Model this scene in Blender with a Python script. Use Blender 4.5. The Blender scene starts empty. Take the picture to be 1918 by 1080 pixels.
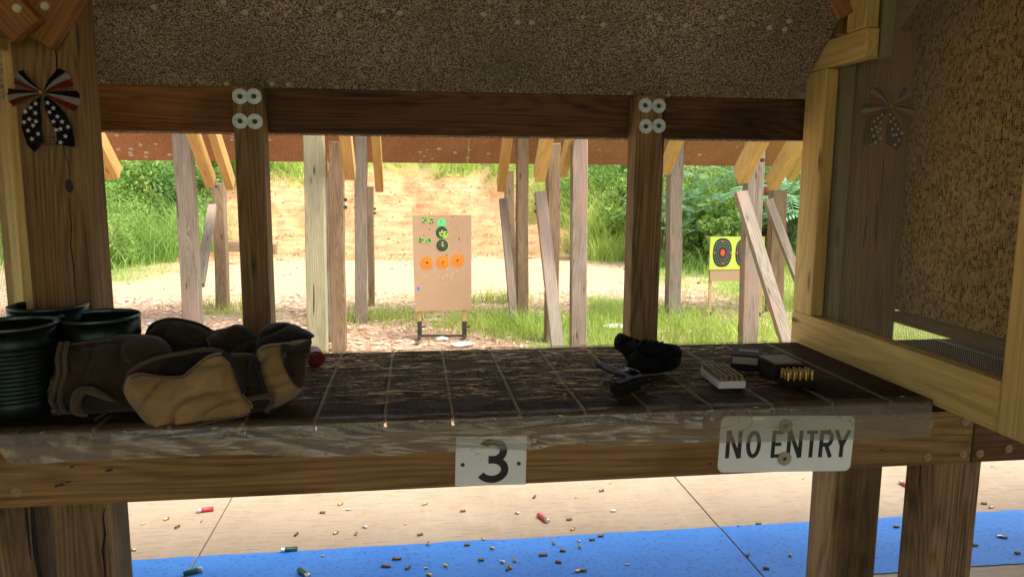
import bpy, bmesh, math, random
import numpy as np
from mathutils import Vector, Matrix, noise as mnoise

random.seed(7); rng = np.random.default_rng(11)
rad = math.radians

# ---------------------------------------------------------------- camera
FPX = 1400.0; YAW = rad(7.56); PIT = rad(8.25); ROL = rad(.37); CAM = Vector((0, 0, 1.5))
F_ = Vector((math.sin(YAW)*math.cos(PIT), math.cos(YAW)*math.cos(PIT), -math.sin(PIT)))
R0 = Vector((math.cos(YAW), -math.sin(YAW), 0)); U0 = R0.cross(F_)
R_ = R0*math.cos(ROL)+U0*math.sin(ROL); U_ = -R0*math.sin(ROL)+U0*math.cos(ROL)
S = bpy.context.scene
cd = bpy.data.cameras.new('camera'); co = bpy.data.objects.new('camera', cd); S.collection.objects.link(co)
co.matrix_world = Matrix(((R_.x, U_.x, -F_.x, CAM.x), (R_.y, U_.y, -F_.y, CAM.y), (R_.z, U_.z, -F_.z, CAM.z), (0, 0, 0, 1)))
cd.sensor_width = 36; cd.lens = FPX/1918*36; cd.clip_start = .02; cd.clip_end = 600
S.camera = co
# ---------------------------------------------------------------- world, sun, exposure
w = bpy.data.worlds.new('World'); S.world = w; w.use_nodes = True
wn = w.node_tree; bg = wn.nodes['Background']; sk = wn.nodes.new('ShaderNodeTexSky')
SUN_EL = rad(58); SUN_ROT = rad(118)          # rotation measured clockwise from +Y
sk.sky_type = 'NISHITA'; sk.sun_disc = False; sk.sun_elevation = SUN_EL; sk.sun_rotation = SUN_ROT
sk.air_density = 1.0; sk.dust_density = 4.0; sk.ozone_density = .6
hs_ = wn.nodes.new('ShaderNodeHueSaturation'); hs_.inputs['Saturation'].default_value = .45   # thin overcast
wn.links.new(sk.outputs[0], hs_.inputs['Color']); wn.links.new(hs_.outputs[0], bg.inputs[0]); bg.inputs[1].default_value = .135
sd = bpy.data.lights.new('sun', 'SUN'); so = bpy.data.objects.new('sun', sd); S.collection.objects.link(so)
sd.energy = 2.0; sd.angle = rad(28); sd.color = (1, .95, .86)
sv = Vector((math.sin(SUN_ROT)*math.cos(SUN_EL), math.cos(SUN_ROT)*math.cos(SUN_EL), math.sin(SUN_EL)))
so.rotation_euler = sv.to_track_quat('Z', 'Y').to_euler(); so.location = (0, 0, 30)
S.view_settings.view_transform = 'Standard'; S.view_settings.look = 'None'
S.view_settings.gamma = 1; S.view_settings.use_curve_mapping = False; S.view_settings.exposure = 1.75

# ---------------------------------------------------------------- helpers
def ray(u, v): return F_ + R_*((u-959)/FPX) - U_*((v-540)/FPX)
def P(u, v, x=None, y=None, z=None):
    "point on the axis-aligned plane that is seen at photo pixel u, v"
    d = ray(u, v)
    if x is not None: t = (x-CAM.x)/d.x
    elif y is not None: t = (y-CAM.y)/d.y
    else: t = (z-CAM.z)/d.z
    return CAM + d*t
def PP(u, v, p0, n):
    d = ray(u, v); return CAM + d*((p0-CAM).dot(n)/d.dot(n))
COL = S.collection
def obj(name, me, mat=None, parent=None, loc=None, rot=None):
    o = bpy.data.objects.new(name, me); COL.objects.link(o)
    if mat is not None and me is not None and len(me.materials) == 0:
        for m in (mat if isinstance(mat, (list, tuple)) else [mat]): me.materials.append(m)
    if parent is not None: o.parent = parent
    if loc is not None: o.location = loc
    if rot is not None: o.rotation_euler = rot
    return o
def tag(o, label=None, cat=None, group=None, kind=None):
    if label: o['label'] = label
    if cat: o['category'] = cat
    if group: o['group'] = group
    if kind: o['kind'] = kind
    return o
def empty(name, loc, label, cat, group=None, rot=(0, 0, 0)):
    o = bpy.data.objects.new(name, None); COL.objects.link(o); o.location = loc; o.rotation_euler = rot
    o.empty_display_size = .05
    return tag(o, label, cat, group)
def me_from(name, V, Fc, smooth=False):
    me = bpy.data.meshes.new(name); me.from_pydata([tuple(map(float, v)) for v in V], [], Fc); me.update()
    if smooth: me.polygons.foreach_set('use_smooth', [True]*len(me.polygons))
    return me
def me_bm(name, bm, smooth=False):
    me = bpy.data.meshes.new(name); bm.to_mesh(me); bm.free()
    if smooth:
        me.polygons.foreach_set('use_smooth', [True]*len(me.polygons))
        try: me.set_sharp_from_angle(angle=rad(38))
        except Exception: pass
    return me
def me_quads(name, V, smooth=False, n=4):
    "V: (N*n,3) array, each n verts one face"
    V = np.asarray(V, dtype=np.float32).reshape(-1, 3); N = len(V)//n
    me = bpy.data.meshes.new(name); me.vertices.add(len(V)); me.vertices.foreach_set('co', V.ravel())
    me.loops.add(len(V)); me.loops.foreach_set('vertex_index', np.arange(len(V), dtype=np.int32))
    me.polygons.add(N); me.polygons.foreach_set('loop_start', np.arange(0, len(V), n, dtype=np.int32))
    me.update(calc_edges=True)
    if smooth: me.polygons.foreach_set('use_smooth', [True]*N)
    return me
def bm_box(bm, c, s, M=None):
    r = bmesh.ops.create_cube(bm, size=1); vs = r['verts']
    for v in vs:
        v.co = Vector((v.co.x*s[0]+c[0], v.co.y*s[1]+c[1], v.co.z*s[2]+c[2]))
        if M is not None: v.co = M @ v.co
    return vs
def bm_cyl(bm, a, b, r1, r2=None, seg=16, caps=True):
    a = Vector(a); b = Vector(b); r2 = r1 if r2 is None else r2
    q = (b-a).to_track_quat('Z', 'Y').to_matrix().to_4x4(); q.translation = (a+b)/2
    return bmesh.ops.create_cone(bm, cap_ends=caps, segments=seg, radius1=r1, radius2=r2, depth=(b-a).length, matrix=q)['verts']
def tube(pts, r, seg=8):
    bm = bmesh.new(); pts = [Vector(p) for p in pts]; rings = []
    rr = r if isinstance(r, (list, tuple)) else [r]*len(pts)
    for i, p in enumerate(pts):
        d = (pts[min(i+1, len(pts)-1)]-pts[max(i-1, 0)]).normalized()
        s = d.cross(Vector((0.13, .21, 1))).normalized(); t = d.cross(s)
        rings.append([bm.verts.new(p+(s*math.cos(2*math.pi*k/seg)+t*math.sin(2*math.pi*k/seg))*rr[i]) for k in range(seg)])
    for i in range(len(pts)-1):
        for k in range(seg): bm.faces.new((rings[i][k], rings[i][(k+1) % seg], rings[i+1][(k+1) % seg], rings[i+1][k]))
    bm.faces.new(rings[0][::-1]); bm.faces.new(rings[-1])
    return bm
def lathe(prof, seg=40, close=False):
    V = []; Fc = []
    for r, z in prof:
        for k in range(seg): V.append((r*math.cos(2*math.pi*k/seg), r*math.sin(2*math.pi*k/seg), z))
    for i in range(len(prof)-1):
        for k in range(seg):
            k2 = (k+1) % seg; Fc.append((i*seg+k, i*seg+k2, (i+1)*seg+k2, (i+1)*seg+k))
    return V, Fc
def board(name, a, b, w_, t_, mat, parent=None, n=(0, -1, 0), bev=.003, wob=0):
    "timber from a to b; n is the direction its wide face looks; w_ width across the face, t_ thickness along n"
    a = Vector(a); b = Vector(b); X = (b-a).normalized(); n = Vector(n); Z = (n-X*n.dot(X)).normalized(); Y = Z.cross(X)
    L = (b-a).length; bm = bmesh.new(); bm_box(bm, (0, 0, 0), (L, w_, t_))
    if bev: bmesh.ops.bevel(bm, geom=bm.edges[:], offset=bev, segments=1, affect='EDGES')
    if wob:
        bmesh.ops.subdivide_edges(bm, edges=[e for e in bm.edges if e.calc_length() > L*.8], cuts=12)
        sd_ = random.random()*50
        for v in bm.verts:
            v.co.y += wob*mnoise.noise(Vector((v.co.x*1.7+sd_, 0, 0))); v.co.z += wob*mnoise.noise(Vector((v.co.x*1.7, sd_, 3)))
    me = me_bm(name, bm)
    o = obj(name, me, mat)
    M = Matrix(((X.x, Y.x, Z.x, 0), (X.y, Y.y, Z.y, 0), (X.z, Y.z, Z.z, 0), (0, 0, 0, 1))); M.translation = (a+b)/2
    if parent is not None:
        o.parent = parent; o.matrix_local = parent.matrix_basis.inverted() @ M
    else: o.matrix_world = M
    return o
def kid(o, parent):
    "parent an object whose mesh is in world space"
    o.parent = parent; o.matrix_parent_inverse = parent.matrix_basis.inverted(); return o

# ---------------------------------------------------------------- materials
def srgb(r, g, b): return tuple(((c/255)/12.92 if c/255 <= .04045 else ((c/255+.055)/1.055)**2.4) for c in (r, g, b))+(1,)
class NT:
    def __init__(s, name):
        s.m = bpy.data.materials.new(name); s.m.use_nodes = True; s.t = s.m.node_tree
        s.b = s.t.nodes['Principled BSDF']; s.out = s.t.nodes['Material Output']
    def n(s, typ, **k):
        x = s.t.nodes.new('ShaderNode'+typ)
        for a, v in k.items():
            if a.startswith('i_'):
                key = a[2:]; key = int(key) if key.isdigit() else key
                x.inputs[key].default_value = v
            else: setattr(x, a, v)
        return x
    def l(s, a, b): s.t.links.new(a, b)
    def math(s, op, a, b=None, c=None):
        x = s.n('Math', operation=op)
        for i, q in enumerate((a, b, c)):
            if q is None: continue
            if isinstance(q, (int, float)): x.inputs[i].default_value = q
            else: s.l(q, x.inputs[i])
        return x.outputs[0]
    def mix(s, fac, a, b, bt='MIX'):
        x = s.n('Mix', data_type='RGBA', blend_type=bt)
        for i, q in ((0, fac), (6, a), (7, b)):
            if isinstance(q, (int, float)): x.inputs[i].default_value = q
            elif isinstance(q, tuple): x.inputs[i].default_value = q
            else: s.l(q, x.inputs[i])
        return x.outputs[2]
    def ramp(s, fac, stops):
        x = s.n('ValToRGB'); e = x.color_ramp.elements
        while len(e) < len(stops): e.new(.5)
        for i, (p, c) in enumerate(stops):
            e[i].position = p; e[i].color = c if isinstance(c, tuple) else (c, c, c, 1)
        s.l(fac, x.inputs[0]); return x.outputs[0]
    def noise(s, vec, scale, detail=3, rough=.55, dist=0):
        x = s.n('TexNoise'); x.inputs['Scale'].default_value = scale; x.inputs['Detail'].default_value = detail
        x.inputs['Roughness'].default_value = rough; x.inputs['Distortion'].default_value = dist
        if vec is not None: s.l(vec, x.inputs['Vector'])
        return x.outputs[0]
    def mapv(s, vec, sc, loc=None):
        x = s.n('Mapping'); x.inputs['Scale'].default_value = sc
        if loc: x.inputs['Location'].default_value = loc
        s.l(vec, x.inputs['Vector']); return x.outputs[0]
    def bump(s, h, strength=.3, dist=.002):
        x = s.n('Bump'); x.inputs['Strength'].default_value = strength; x.inputs['Distance'].default_value = dist
        s.l(h, x.inputs['Height']); s.l(x.outputs[0], s.b.inputs['Normal']); return x.outputs[0]
    def coord(s, randomise=True):
        tc = s.n('TexCoord'); 
        if not randomise: return tc.outputs['Object']
        oi = s.n('ObjectInfo'); vm = s.n('VectorMath', operation='MULTIPLY_ADD')
        cx = s.n('CombineXYZ')
        s.l(oi.outputs['Random'], cx.inputs[0]); s.l(oi.outputs['Random'], cx.inputs[1]); s.l(oi.outputs['Random'], cx.inputs[2])
        s.l(cx.outputs[0], vm.inputs[0]); vm.inputs[1].default_value = (37, 53, 71); s.l(tc.outputs['Object'], vm.inputs[2])
        return vm.outputs[0]
def plain(name, c, rough=.6, metal=0, spec=.5, var=0, vs=20, bump=0, bs=200):
    t = NT(name); b = t.b; b.inputs['Roughness'].default_value = rough; b.inputs['Metallic'].default_value = metal
    b.inputs['Specular IOR Level'].default_value = spec
    v = t.coord(False)
    if var:
        nz = t.noise(v, vs, 4)
        t.l(t.mix(t.ramp(nz, [(.3, 0.0), (.7, 1.0)]), tuple(x*(1-var) for x in c[:3])+(1,), tuple(min(1, x*(1+var)) for x in c[:3])+(1,)), b.inputs['Base Color'])
    else: b.inputs['Base Color'].default_value = c
    if bump: t.bump(t.noise(v, bs, 3), bump, .002)
    return t.m
def wood(name, light, dark, ring=26, knots=True, blot=None, rough=.75, gs=1.0, crack=False, knotc=(.02, .012, .006, 1)):
    t = NT(name); v = t.coord()
    base = t.noise(t.mapv(v, (.42*gs, 6.5*gs, 6.5*gs)), 1.0, 1.5, .45, .25)
    rings = t.math('MULTIPLY_ADD', t.math('SINE', t.math('MULTIPLY', base, ring*9)), .5, .5)
    rings = t.ramp(rings, [(.15, 0.0), (.75, .55), (1.0, 1.0)])
    fib = t.noise(t.mapv(v, (4, 150, 150)), 1, 4, .7)
    blo = t.noise(t.mapv(v, (1.6, 7, 7)), 1, 5, .65)
    f = t.math('ADD', t.math('MULTIPLY', rings, .30), t.math('MULTIPLY', t.ramp(fib, [(.36, 0.0), (.64, 1.0)]), .45))
    f = t.math('ADD', f, t.math('MULTIPLY', t.ramp(blo, [(.38, 0.0), (.66, 1.0)]), .42))
    c = t.mix(f, light, dark)
    if blot: c = t.mix(t.ramp(t.noise(t.mapv(v, (1.1, 3, 3)), 1.3, 5, .62), [(.5, 0.0), (.68, .85)]), c, blot)
    if knots:
        vo = t.n('TexVoronoi'); t.l(t.mapv(v, (2.6, 11, 11)), vo.inputs['Vector']); vo.inputs['Scale'].default_value = 1
        k = t.ramp(vo.outputs['Distance'], [(.03, .9), (.08, .5), (.14, 0.0)]); c = t.mix(k, c, knotc)
    if crack:
        cr = t.noise(t.mapv(v, (1.2, 26, 26)), 1, 2, .5, .2)
        c = t.mix(t.ramp(cr, [(.285, .95), (.30, 0.0)]), c, (.012, .008, .005, 1))
    t.l(c, t.b.inputs['Base Color']); t.b.inputs['Roughness'].default_value = rough; t.b.inputs['Specular IOR Level'].default_value = .3
    t.bump(t.math('ADD', t.math('MULTIPLY', rings, -.5), fib), .5, .0022)
    return t.m
def C(r, g, b): return (r, g, b, 1)
W_old = wood('aged_treated_timber', C(.34, .215, .082), C(.085, .05, .019), ring=20, blot=C(.045, .03, .016), crack=True)
W_post = wood('brown_treated_timber', C(.37, .235, .10), C(.085, .05, .021), ring=24, crack=True)
W_dark = wood('dark_stained_timber', C(.19, .088, .034), C(.026, .014, .007), ring=24, blot=C(.006, .004, .003))
W_red = wood('reddish_treated_timber', C(.36, .165, .05), C(.13, .052, .015), ring=16, blot=C(.05, .02, .008))
W_rail = wood('brown_green_treated_rail', C(.34, .20, .068), C(.085, .043, .014), ring=16, blot=C(.15, .055, .016))
W_railb = wood('dark_brown_rail_timber', C(.16, .08, .028), C(.04, .018, .008), ring=18, blot=C(.016, .01, .006))
W_yel = wood('fresh_yellow_pine', C(.76, .58, .22), C(.46, .31, .09), ring=13, rough=.6, knotc=C(.06, .03, .012))
W_ora = wood('orange_pine_rafter', C(.54, .37, .14), C(.34, .20, .06), ring=14, rough=.55, knotc=C(.1, .04, .01))
W_yw = wood('yellow_weathered_pine_rafter', C(.60, .45, .16), C(.36, .23, .07), ring=16, rough=.6)
W_grey = wood('silver_weathered_timber', C(.32, .28, .215), C(.13, .10, .07), ring=22, crack=True, blot=C(.3, .2, .15))
W_green = wood('pale_green_treated_timber', C(.36, .33, .20), C(.17, .165, .10), ring=22, crack=True)
W_out = wood('outdoor_brown_timber', C(.29, .205, .12), C(.11, .07, .038), ring=24, crack=True)
W_brace = wood('brown_brace_timber', C(.38, .18, .05), C(.15, .065, .018), ring=14)

def granular(name, lo, mid, hi, sc, bump=.8, patch=None):
    t = NT(name); v = t.coord(False)
    vo = t.n('TexVoronoi', feature='F1'); t.l(v, vo.inputs['Vector']); vo.inputs['Scale'].default_value = sc
    sp = t.n('SeparateColor'); t.l(vo.outputs['Color'], sp.inputs[0])
    nz = t.noise(v, sc*.9, 3, .7)
    f = t.math('ADD', t.math('MULTIPLY', sp.outputs[0], .55), t.math('MULTIPLY', nz, .6))
    c = t.ramp(f, [(.28, lo), (.55, mid), (.86, hi)])
    big = t.noise(v, 2.5, 4, .6)
    c = t.mix(t.ramp(big, [(.3, .55), (.7, 0.0)]), c, tuple(x*.55 for x in mid[:3])+(1,))
    if patch: 
        c = t.mix(t.ramp(t.noise(t.mapv(v, (1, 1, .6)), 120, 3, .6), [(.53, 0.0), (.62, .95)]), c, patch)
    t.l(c, t.b.inputs['Base Color']); t.b.inputs['Roughness'].default_value = .95; t.b.inputs['Specular IOR Level'].default_value = .15
    t.bump(f, bump, .006); return t.m
M_ceil = granular('rubber_crumb_sheet', C(.022, .018, .011), C(.265, .21, .128), C(.88, .74, .48), 330)
M_band = granular('rust_brown_sheet', C(.26, .12, .06), C(.36, .18, .09), C(.46, .26, .14), 130, .5)
M_pan = granular('tan_crumb_panel', C(.13, .09, .03), C(.42, .30, .105), C(.60, .44, .17), 80, .7, patch=C(.018, .014, .008))
M_zinc = plain('zinc_plated_steel', C(.36, .40, .38), .45, .75, var=.25, vs=60)
M_bolt = plain('dark_bolt_steel', C(.045, .04, .032), .6, .2, var=.3, vs=90)
M_screw = plain('pale_screw_washer', C(.55, .52, .36), .5, .2, var=.15, vs=80)
M_brass = plain('fired_brass', C(.55, .38, .14), .32, .95, var=.35, vs=120)
M_dullb = plain('dull_dark_brass', C(.17, .11, .05), .45, .9, var=.4, vs=120)
M_nick = plain('nickel_casing', C(.6, .58, .54), .3, .95, var=.2, vs=120)
M_steel = plain('oily_black_steel', C(.005, .005, .005), .5, 0, spec=.3, var=.3, vs=60)
M_grip = plain('black_rubber_grip', C(.004, .004, .004), .65, spec=.25, bump=.5, bs=600)
M_nylon = plain('black_nylon_web', C(.004, .004, .004), .9, spec=.2, bump=.6, bs=900)
M_black = plain('black_sign_paint', C(.012, .012, .012), .5)
M_wire = plain('galvanised_wire', C(.36, .32, .22), .6, .2)
M_white = plain('white_sheet_metal_sign', C(.74, .80, .74), .35, var=.07, vs=8)
M_whitep = plain('white_polystyrene', C(.62, .64, .62), .5)
M_can = plain('dark_green_tinned_can', C(.010, .020, .016), .36, .75, var=.45, vs=25)
M_rim = plain('worn_can_rim', C(.07, .10, .085), .35, .8, var=.3, vs=60)
M_redcap = plain('dark_red_plastic', C(.16, .012, .016), .4)
M_gunk = plain('dark_carton', C(.016, .012, .009), .75, spec=.2, var=.3, vs=30)
M_cartred = plain('faded_red_label', C(.13, .028, .014), .6)
M_khaki = plain('gold_brown_carton', C(.12, .08, .03), .6, var=.2)

def fabric(name, c1, c2, sc=900, sheen=.2):
    t = NT(name); v = t.coord(False)
    a = t.noise(v, 9, 5, .6); wv = t.noise(t.mapv(v, (1, 1, 2.2)), sc*.5, 2)
    c = t.mix(t.ramp(a, [(.3, 0.0), (.7, 1.0)]), c1, c2)
    c = t.mix(t.math('MULTIPLY', wv, .35), c, tuple(x*.5 for x in c1[:3])+(1,))
    t.l(c, t.b.inputs['Base Color']); t.b.inputs['Roughness'].default_value = .9; t.b.inputs['Specular IOR Level'].default_value = .15
    t.b.inputs['Sheen Weight'].default_value = sheen
    t.bump(t.math('ADD', t.math('MULTIPLY', t.noise(v, 22, 3, .5, .6), 4.0), wv), .45, .002); return t.m
M_tan = fabric('tan_canvas', C(.37, .245, .10), C(.25, .16, .062))
M_brn = fabric('brown_olive_canvas', C(.045, .031, .014), C(.026, .018, .009))
M_lin = fabric('dark_lining', C(.012, .01, .008), C(.02, .016, .012))
M_pip = fabric('olive_piping', C(.10, .075, .038), C(.07, .05, .025))
M_navy = fabric('navy_ribbon', C(.012, .012, .022), C(.02, .018, .032), sheen=.1)
M_redr = fabric('red_ribbon', C(.36, .035, .03), C(.24, .022, .02), sheen=.1)
M_whr = fabric('white_ribbon', C(.55, .55, .48), C(.42, .43, .38), sheen=.1)
M_gold = plain('gold_tie', C(.55, .34, .05), .35, .7)
M_star = plain('white_star_print', C(.6, .6, .6), .8)

# concrete slab with blue stripe is two sheets
def concrete():
    t = NT('tan_concrete'); v = t.coord(False)
    a = t.noise(v, 1.1, 5, .6); b = t.noise(v, 90, 5, .7); d = t.noise(t.mapv(v, (1, 6, 1)), 3, 5, .65)
    c = t.mix(t.ramp(a, [(.35, 0.0), (.65, 1.0)]), C(.365, .285, .195), C(.29, .215, .14))
    c = t.mix(t.ramp(b, [(.55, 0.0), (.75, .5)]), c, C(.22, .14, .09))
    c = t.mix(t.ramp(d, [(.52, 0.0), (.75, .35)]), c, C(.46, .35, .24))
    sc_ = t.noise(t.mapv(v, (9, 1.2, 1)), 7, 6, .75, .8)
    c = t.mix(t.ramp(sc_, [(.50, 0.0), (.68, .6)]), c, C(.16, .10, .06))
    t.l(c, t.b.inputs['Base Color']); t.b.inputs['Roughness'].default_value = .8
    t.bump(t.math('ADD', b, t.math('MULTIPLY', d, .6)), .35, .004); return t.m
def bluepaint():
    t = NT('blue_floor_paint'); v = t.coord(False)
    a = t.noise(v, 3, 6, .65); b = t.noise(v, 55, 4, .7); s_ = t.noise(t.mapv(v, (3, 22, 1)), 2.4, 5, .7, .4)
    c = t.mix(t.ramp(a, [(.35, 0.0), (.65, 1.0)]), C(.028, .17, .53), C(.042, .205, .57))
    c = t.mix(t.ramp(b, [(.54, 0.0), (.66, .7)]), c, C(.02, .07, .19))
    c = t.mix(t.ramp(s_, [(.60, 0.0), (.70, .55)]), c, C(.14, .24, .40))
    t.l(c, t.b.inputs['Base Color']); t.b.inputs['Roughness'].default_value = .55
    t.bump(b, .25, .002); return t.m
M_conc = concrete(); M_blue = bluepaint(); M_joint = plain('dark_joint_filler', C(.05, .035, .025), .9)  # M_joint: dark base colour of the slab, seen between panels

def leafmat(name, a, b, trans=.45):
    t = NT(name); v = t.coord(False)
    ge = t.n('NewGeometry'); rp = t.math('ADD', t.math('MULTIPLY', ge.outputs['Random Per Island'], .65), t.math('MULTIPLY', t.noise(v, 1.4, 2), .45))
    c = t.mix(t.ramp(rp, [(.15, 0.0), (.85, 1.0)]), a, b)
    t.l(c, t.b.inputs['Base Color']); t.b.inputs['Roughness'].default_value = .55; t.b.inputs['Specular IOR Level'].default_value = .35
    tr = t.n('BsdfTranslucent'); t.l(c, tr.inputs[0]); mx = t.n('MixShader', i_0=trans)
    t.l(t.b.outputs[0], mx.inputs[1]); t.l(tr.outputs[0], mx.inputs[2]); t.l(mx.outputs[0], t.out.inputs['Surface']); return t.m
L_light = leafmat('feathery_light_leaf', C(.17, .30, .06), C(.36, .52, .14))
L_mid = leafmat('mid_green_leaf', C(.09, .19, .03), C(.26, .42, .085))
L_dark = leafmat('deep_green_leaf', C(.08, .18, .04), C(.22, .38, .10))
L_teal = leafmat('blue_green_leaf', C(.11, .25, .12), C(.28, .46, .25))
L_grass = leafmat('bright_grass', C(.20, .34, .04), C(.48, .58, .14))
L_dry = leafmat('straw_grass', C(.30, .28, .10), C(.45, .38, .18))
M_stem = plain('brown_stem', C(.16, .10, .06), .8, var=.3)
M_cone = plain('rust_seed_head', C(.24, .05, .025), .8, var=.3, vs=60)

# ---------------------------------------------------------------- terrain
def smooth(a, b, x):
    t = np.clip((x-a)/(b-a), 0, 1); return t*t*(3-2*t)
def vnoise(x, y, s, seed=0):
    r = np.random.default_rng(seed); G = r.random((64, 64)); X = x*s; Y = y*s
    xi = np.floor(X).astype(int); yi = np.floor(Y).astype(int); fx = X-xi; fy = Y-yi
    fx = fx*fx*(3-2*fx); fy = fy*fy*(3-2*fy)
    g = lambda i, j: G[i % 64, j % 64]
    return (g(xi, yi)*(1-fx)+g(xi+1, yi)*fx)*(1-fy)+(g(xi, yi+1)*(1-fx)+g(xi+1, yi+1)*fx)*fy
def fbm(x, y, s, seed=0, o=4): return sum(vnoise(x, y, s*2**k, seed+k)*.5**(k+1) for k in range(o))/(1-.5**o)
def ground_h(x, y):
    x = np.asarray(x, float); y = np.asarray(y, float)
    w1 = fbm(x, y, .25, 3)-.5
    yb = y+w1*1.6+np.abs(x-.3)*.06
    berm = 4.2*smooth(15.2, 24.5, yb)+(.45*(fbm(x, y, .9, 9)-.5)+.28*(fbm(x, y, 2.4, 13)-.5)-.22*np.exp(-((fbm(x, y*.35, .9, 15)-.5)*14)**2))*smooth(14.8, 17, yb)
    lw = -4.6-(y-11)*.10; left = 2.6*smooth(0, 6.5, lw-x+w1*1.2)*smooth(7.5, 12, y)
    rw = 4.5-(y-10)*.02; right = 2.2*smooth(0, 6.5, x-rw+w1*1.2)*smooth(9.5, 13.5, y)
    h = np.maximum(berm, np.maximum(left, right))
    h = h + .05*(fbm(x, y, 1.3, 21)-.5)*smooth(4.6, 6.5, y)
    return h - .03
def axis_pts(lo, hi, fine_lo, fine_hi, fs, cs):
    a = list(np.arange(fine_lo, fine_hi+fs/2, fs)); x = fine_lo; s = fs
    while x > lo: s *= 1.25; x -= s; a.insert(0, max(x, lo))
    x = a[-1]; s = fs
    while x < hi: s *= 1.25; x += s; a.append(min(x, hi))
    return np.array(a)
gx = axis_pts(-150, 150, -9, 9, .12, 5); gy = axis_pts(-150, 200, 3.9, 27, .12, 5)
GX, GY = np.meshgrid(gx, gy); GZ = ground_h(GX, GY)
nv = GX.size; nx_ = len(gx); ny_ = len(gy)
idx = np.arange(nv).reshape(ny_, nx_)
quads = np.stack([idx[:-1, :-1], idx[:-1, 1:], idx[1:, 1:], idx[1:, :-1]], -1).reshape(-1, 4)
me = bpy.data.meshes.new('ground'); me.vertices.add(nv); me.vertices.foreach_set('co', np.stack([GX, GY, GZ], -1).astype(np.float32).ravel())
me.loops.add(quads.size); me.loops.foreach_set('vertex_index', quads.ravel().astype(np.int32)); me.polygons.add(len(quads))
me.polygons.foreach_set('loop_start', np.arange(0, quads.size, 4, dtype=np.int32)); me.polygons.foreach_set('use_smooth', [True]*len(quads)); me.update(calc_edges=True)
def zone(x, y):
    "weights of the ground covers: grass, pale sand, orange dirt (rest is bark mulch)"
    n1 = fbm(x, y, .8, 31); n2 = fbm(x, y, .35, 41); n3 = fbm(x, y, 2.2, 51)
    h = ground_h(x, y)
    sand = smooth(9.6, 10.6, y+(n1-.5)*1.6)*(1-smooth(13.3, 14.6, y+(n1-.5)*1.5))
    dirt = smooth(13.6, 15.0, y+(n1-.5)*1.5)
    g = np.zeros_like(x)
    g = np.maximum(g, smooth(1.25, 1.75, h+(n1-.5)*1.5)*smooth(15, 17, y))                    # grass on top of the berm
    g = np.maximum(g, smooth(-.1, .9, (-4.3-(y-11)*.10)-x+.5+(n1-.5)*1.6)*smooth(11.2, 11.9, y))   # left verge
    g = np.maximum(g, smooth(-.1, .9, x-3.9-(y-10)*.02+(n1-.5)*2.2)*np.maximum(smooth(6.0, 9.0, y), smooth(4.2, 4.8, x)))   # right verge
    g = np.maximum(g, smooth(.60, .70, n1+.10*np.exp(-((x-1.3)/1.1)**2-((y-7.7)/1.0)**2)*2+.09*np.exp(-((x-2.9)/1.6)**2-((y-7.6)/1.1)**2)*2.2)*(1-smooth(9.3, 10.2, y))*smooth(4.5, 5.5, y)*smooth(-.2, 1.4, x)) # clumps
    g = np.maximum(g, smooth(.66, .74, n1+.18*np.exp(-((x+.4)/.5)**2-((y-7.8)/.7)**2)+.15*np.exp(-((x+2.1)/.4)**2-((y-8.9)/.4)**2))*(1-smooth(9.3, 10, y))*smooth(5.5, 6, y)*.8)
    g = np.where(y < 0, .7, g)
    return g, sand, dirt
zg, zs, zd = zone(GX, GY)
ca = me.color_attributes.new('cover', 'FLOAT_COLOR', 'POINT')
ca.data.foreach_set('color', np.stack([zg, zs, zd, np.ones_like(zg)], -1).astype(np.float32).ravel())
def groundmat():
    t = NT('range_ground'); v = t.coord(False); a = t.n('VertexColor', layer_name='cover')
    sp = t.n('SeparateColor'); t.l(a.outputs[0], sp.inputs[0])
    n1 = t.noise(v, 38, 5, .75); n2 = t.noise(t.mapv(v, (1, 3, 1)), 14, 5, .7); n3 = t.noise(v, 3.1, 5, .6)
    mulch = t.ramp(n1, [(.30, C(.24, .11, .055)), (.48, C(.46, .27, .165)), (.66, C(.66, .48, .34))])
    mulch = t.mix(t.ramp(n3, [(.36, 0.0), (.56, .75)]), mulch, C(.62, .47, .33))
    sand = t.mix(t.ramp(n2, [(.38, 0.0), (.6, 1.0)]), C(.38, .25, .145), C(.55, .43, .30))
    dirt = t.mix(t.ramp(n3, [(.40, 0.0), (.62, 1.0)]), C(.35, .17, .07), C(.46, .275, .135))
    dirt = t.mix(t.ramp(t.noise(t.mapv(v, (.35, 1, 5)), 2.2, 5, .6), [(.42, 0.0), (.6, .7)]), dirt, C(.50, .33, .185))
    dirt = t.mix(t.ramp(n1, [(.30, .6), (.46, 0.0)]), dirt, C(.22, .12, .06))
    grass = t.mix(t.ramp(n1, [(.35, 0.0), (.65, 1.0)]), C(.10, .17, .03), C(.26, .32, .08))
    m = t.mix(sp.outputs[1], mulch, sand); m = t.mix(sp.outputs[2], m, dirt); m = t.mix(t.math('MULTIPLY', sp.outputs[0], .8), m, grass)
    t.l(m, t.b.inputs['Base Color']); t.b.inputs['Roughness'].default_value = .95; t.b.inputs['Specular IOR Level'].default_value = .1
    t.bump(t.math('ADD', n1, n2), .9, .03); return t.m
tag(obj('ground', me, groundmat()), kind='structure')

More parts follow.
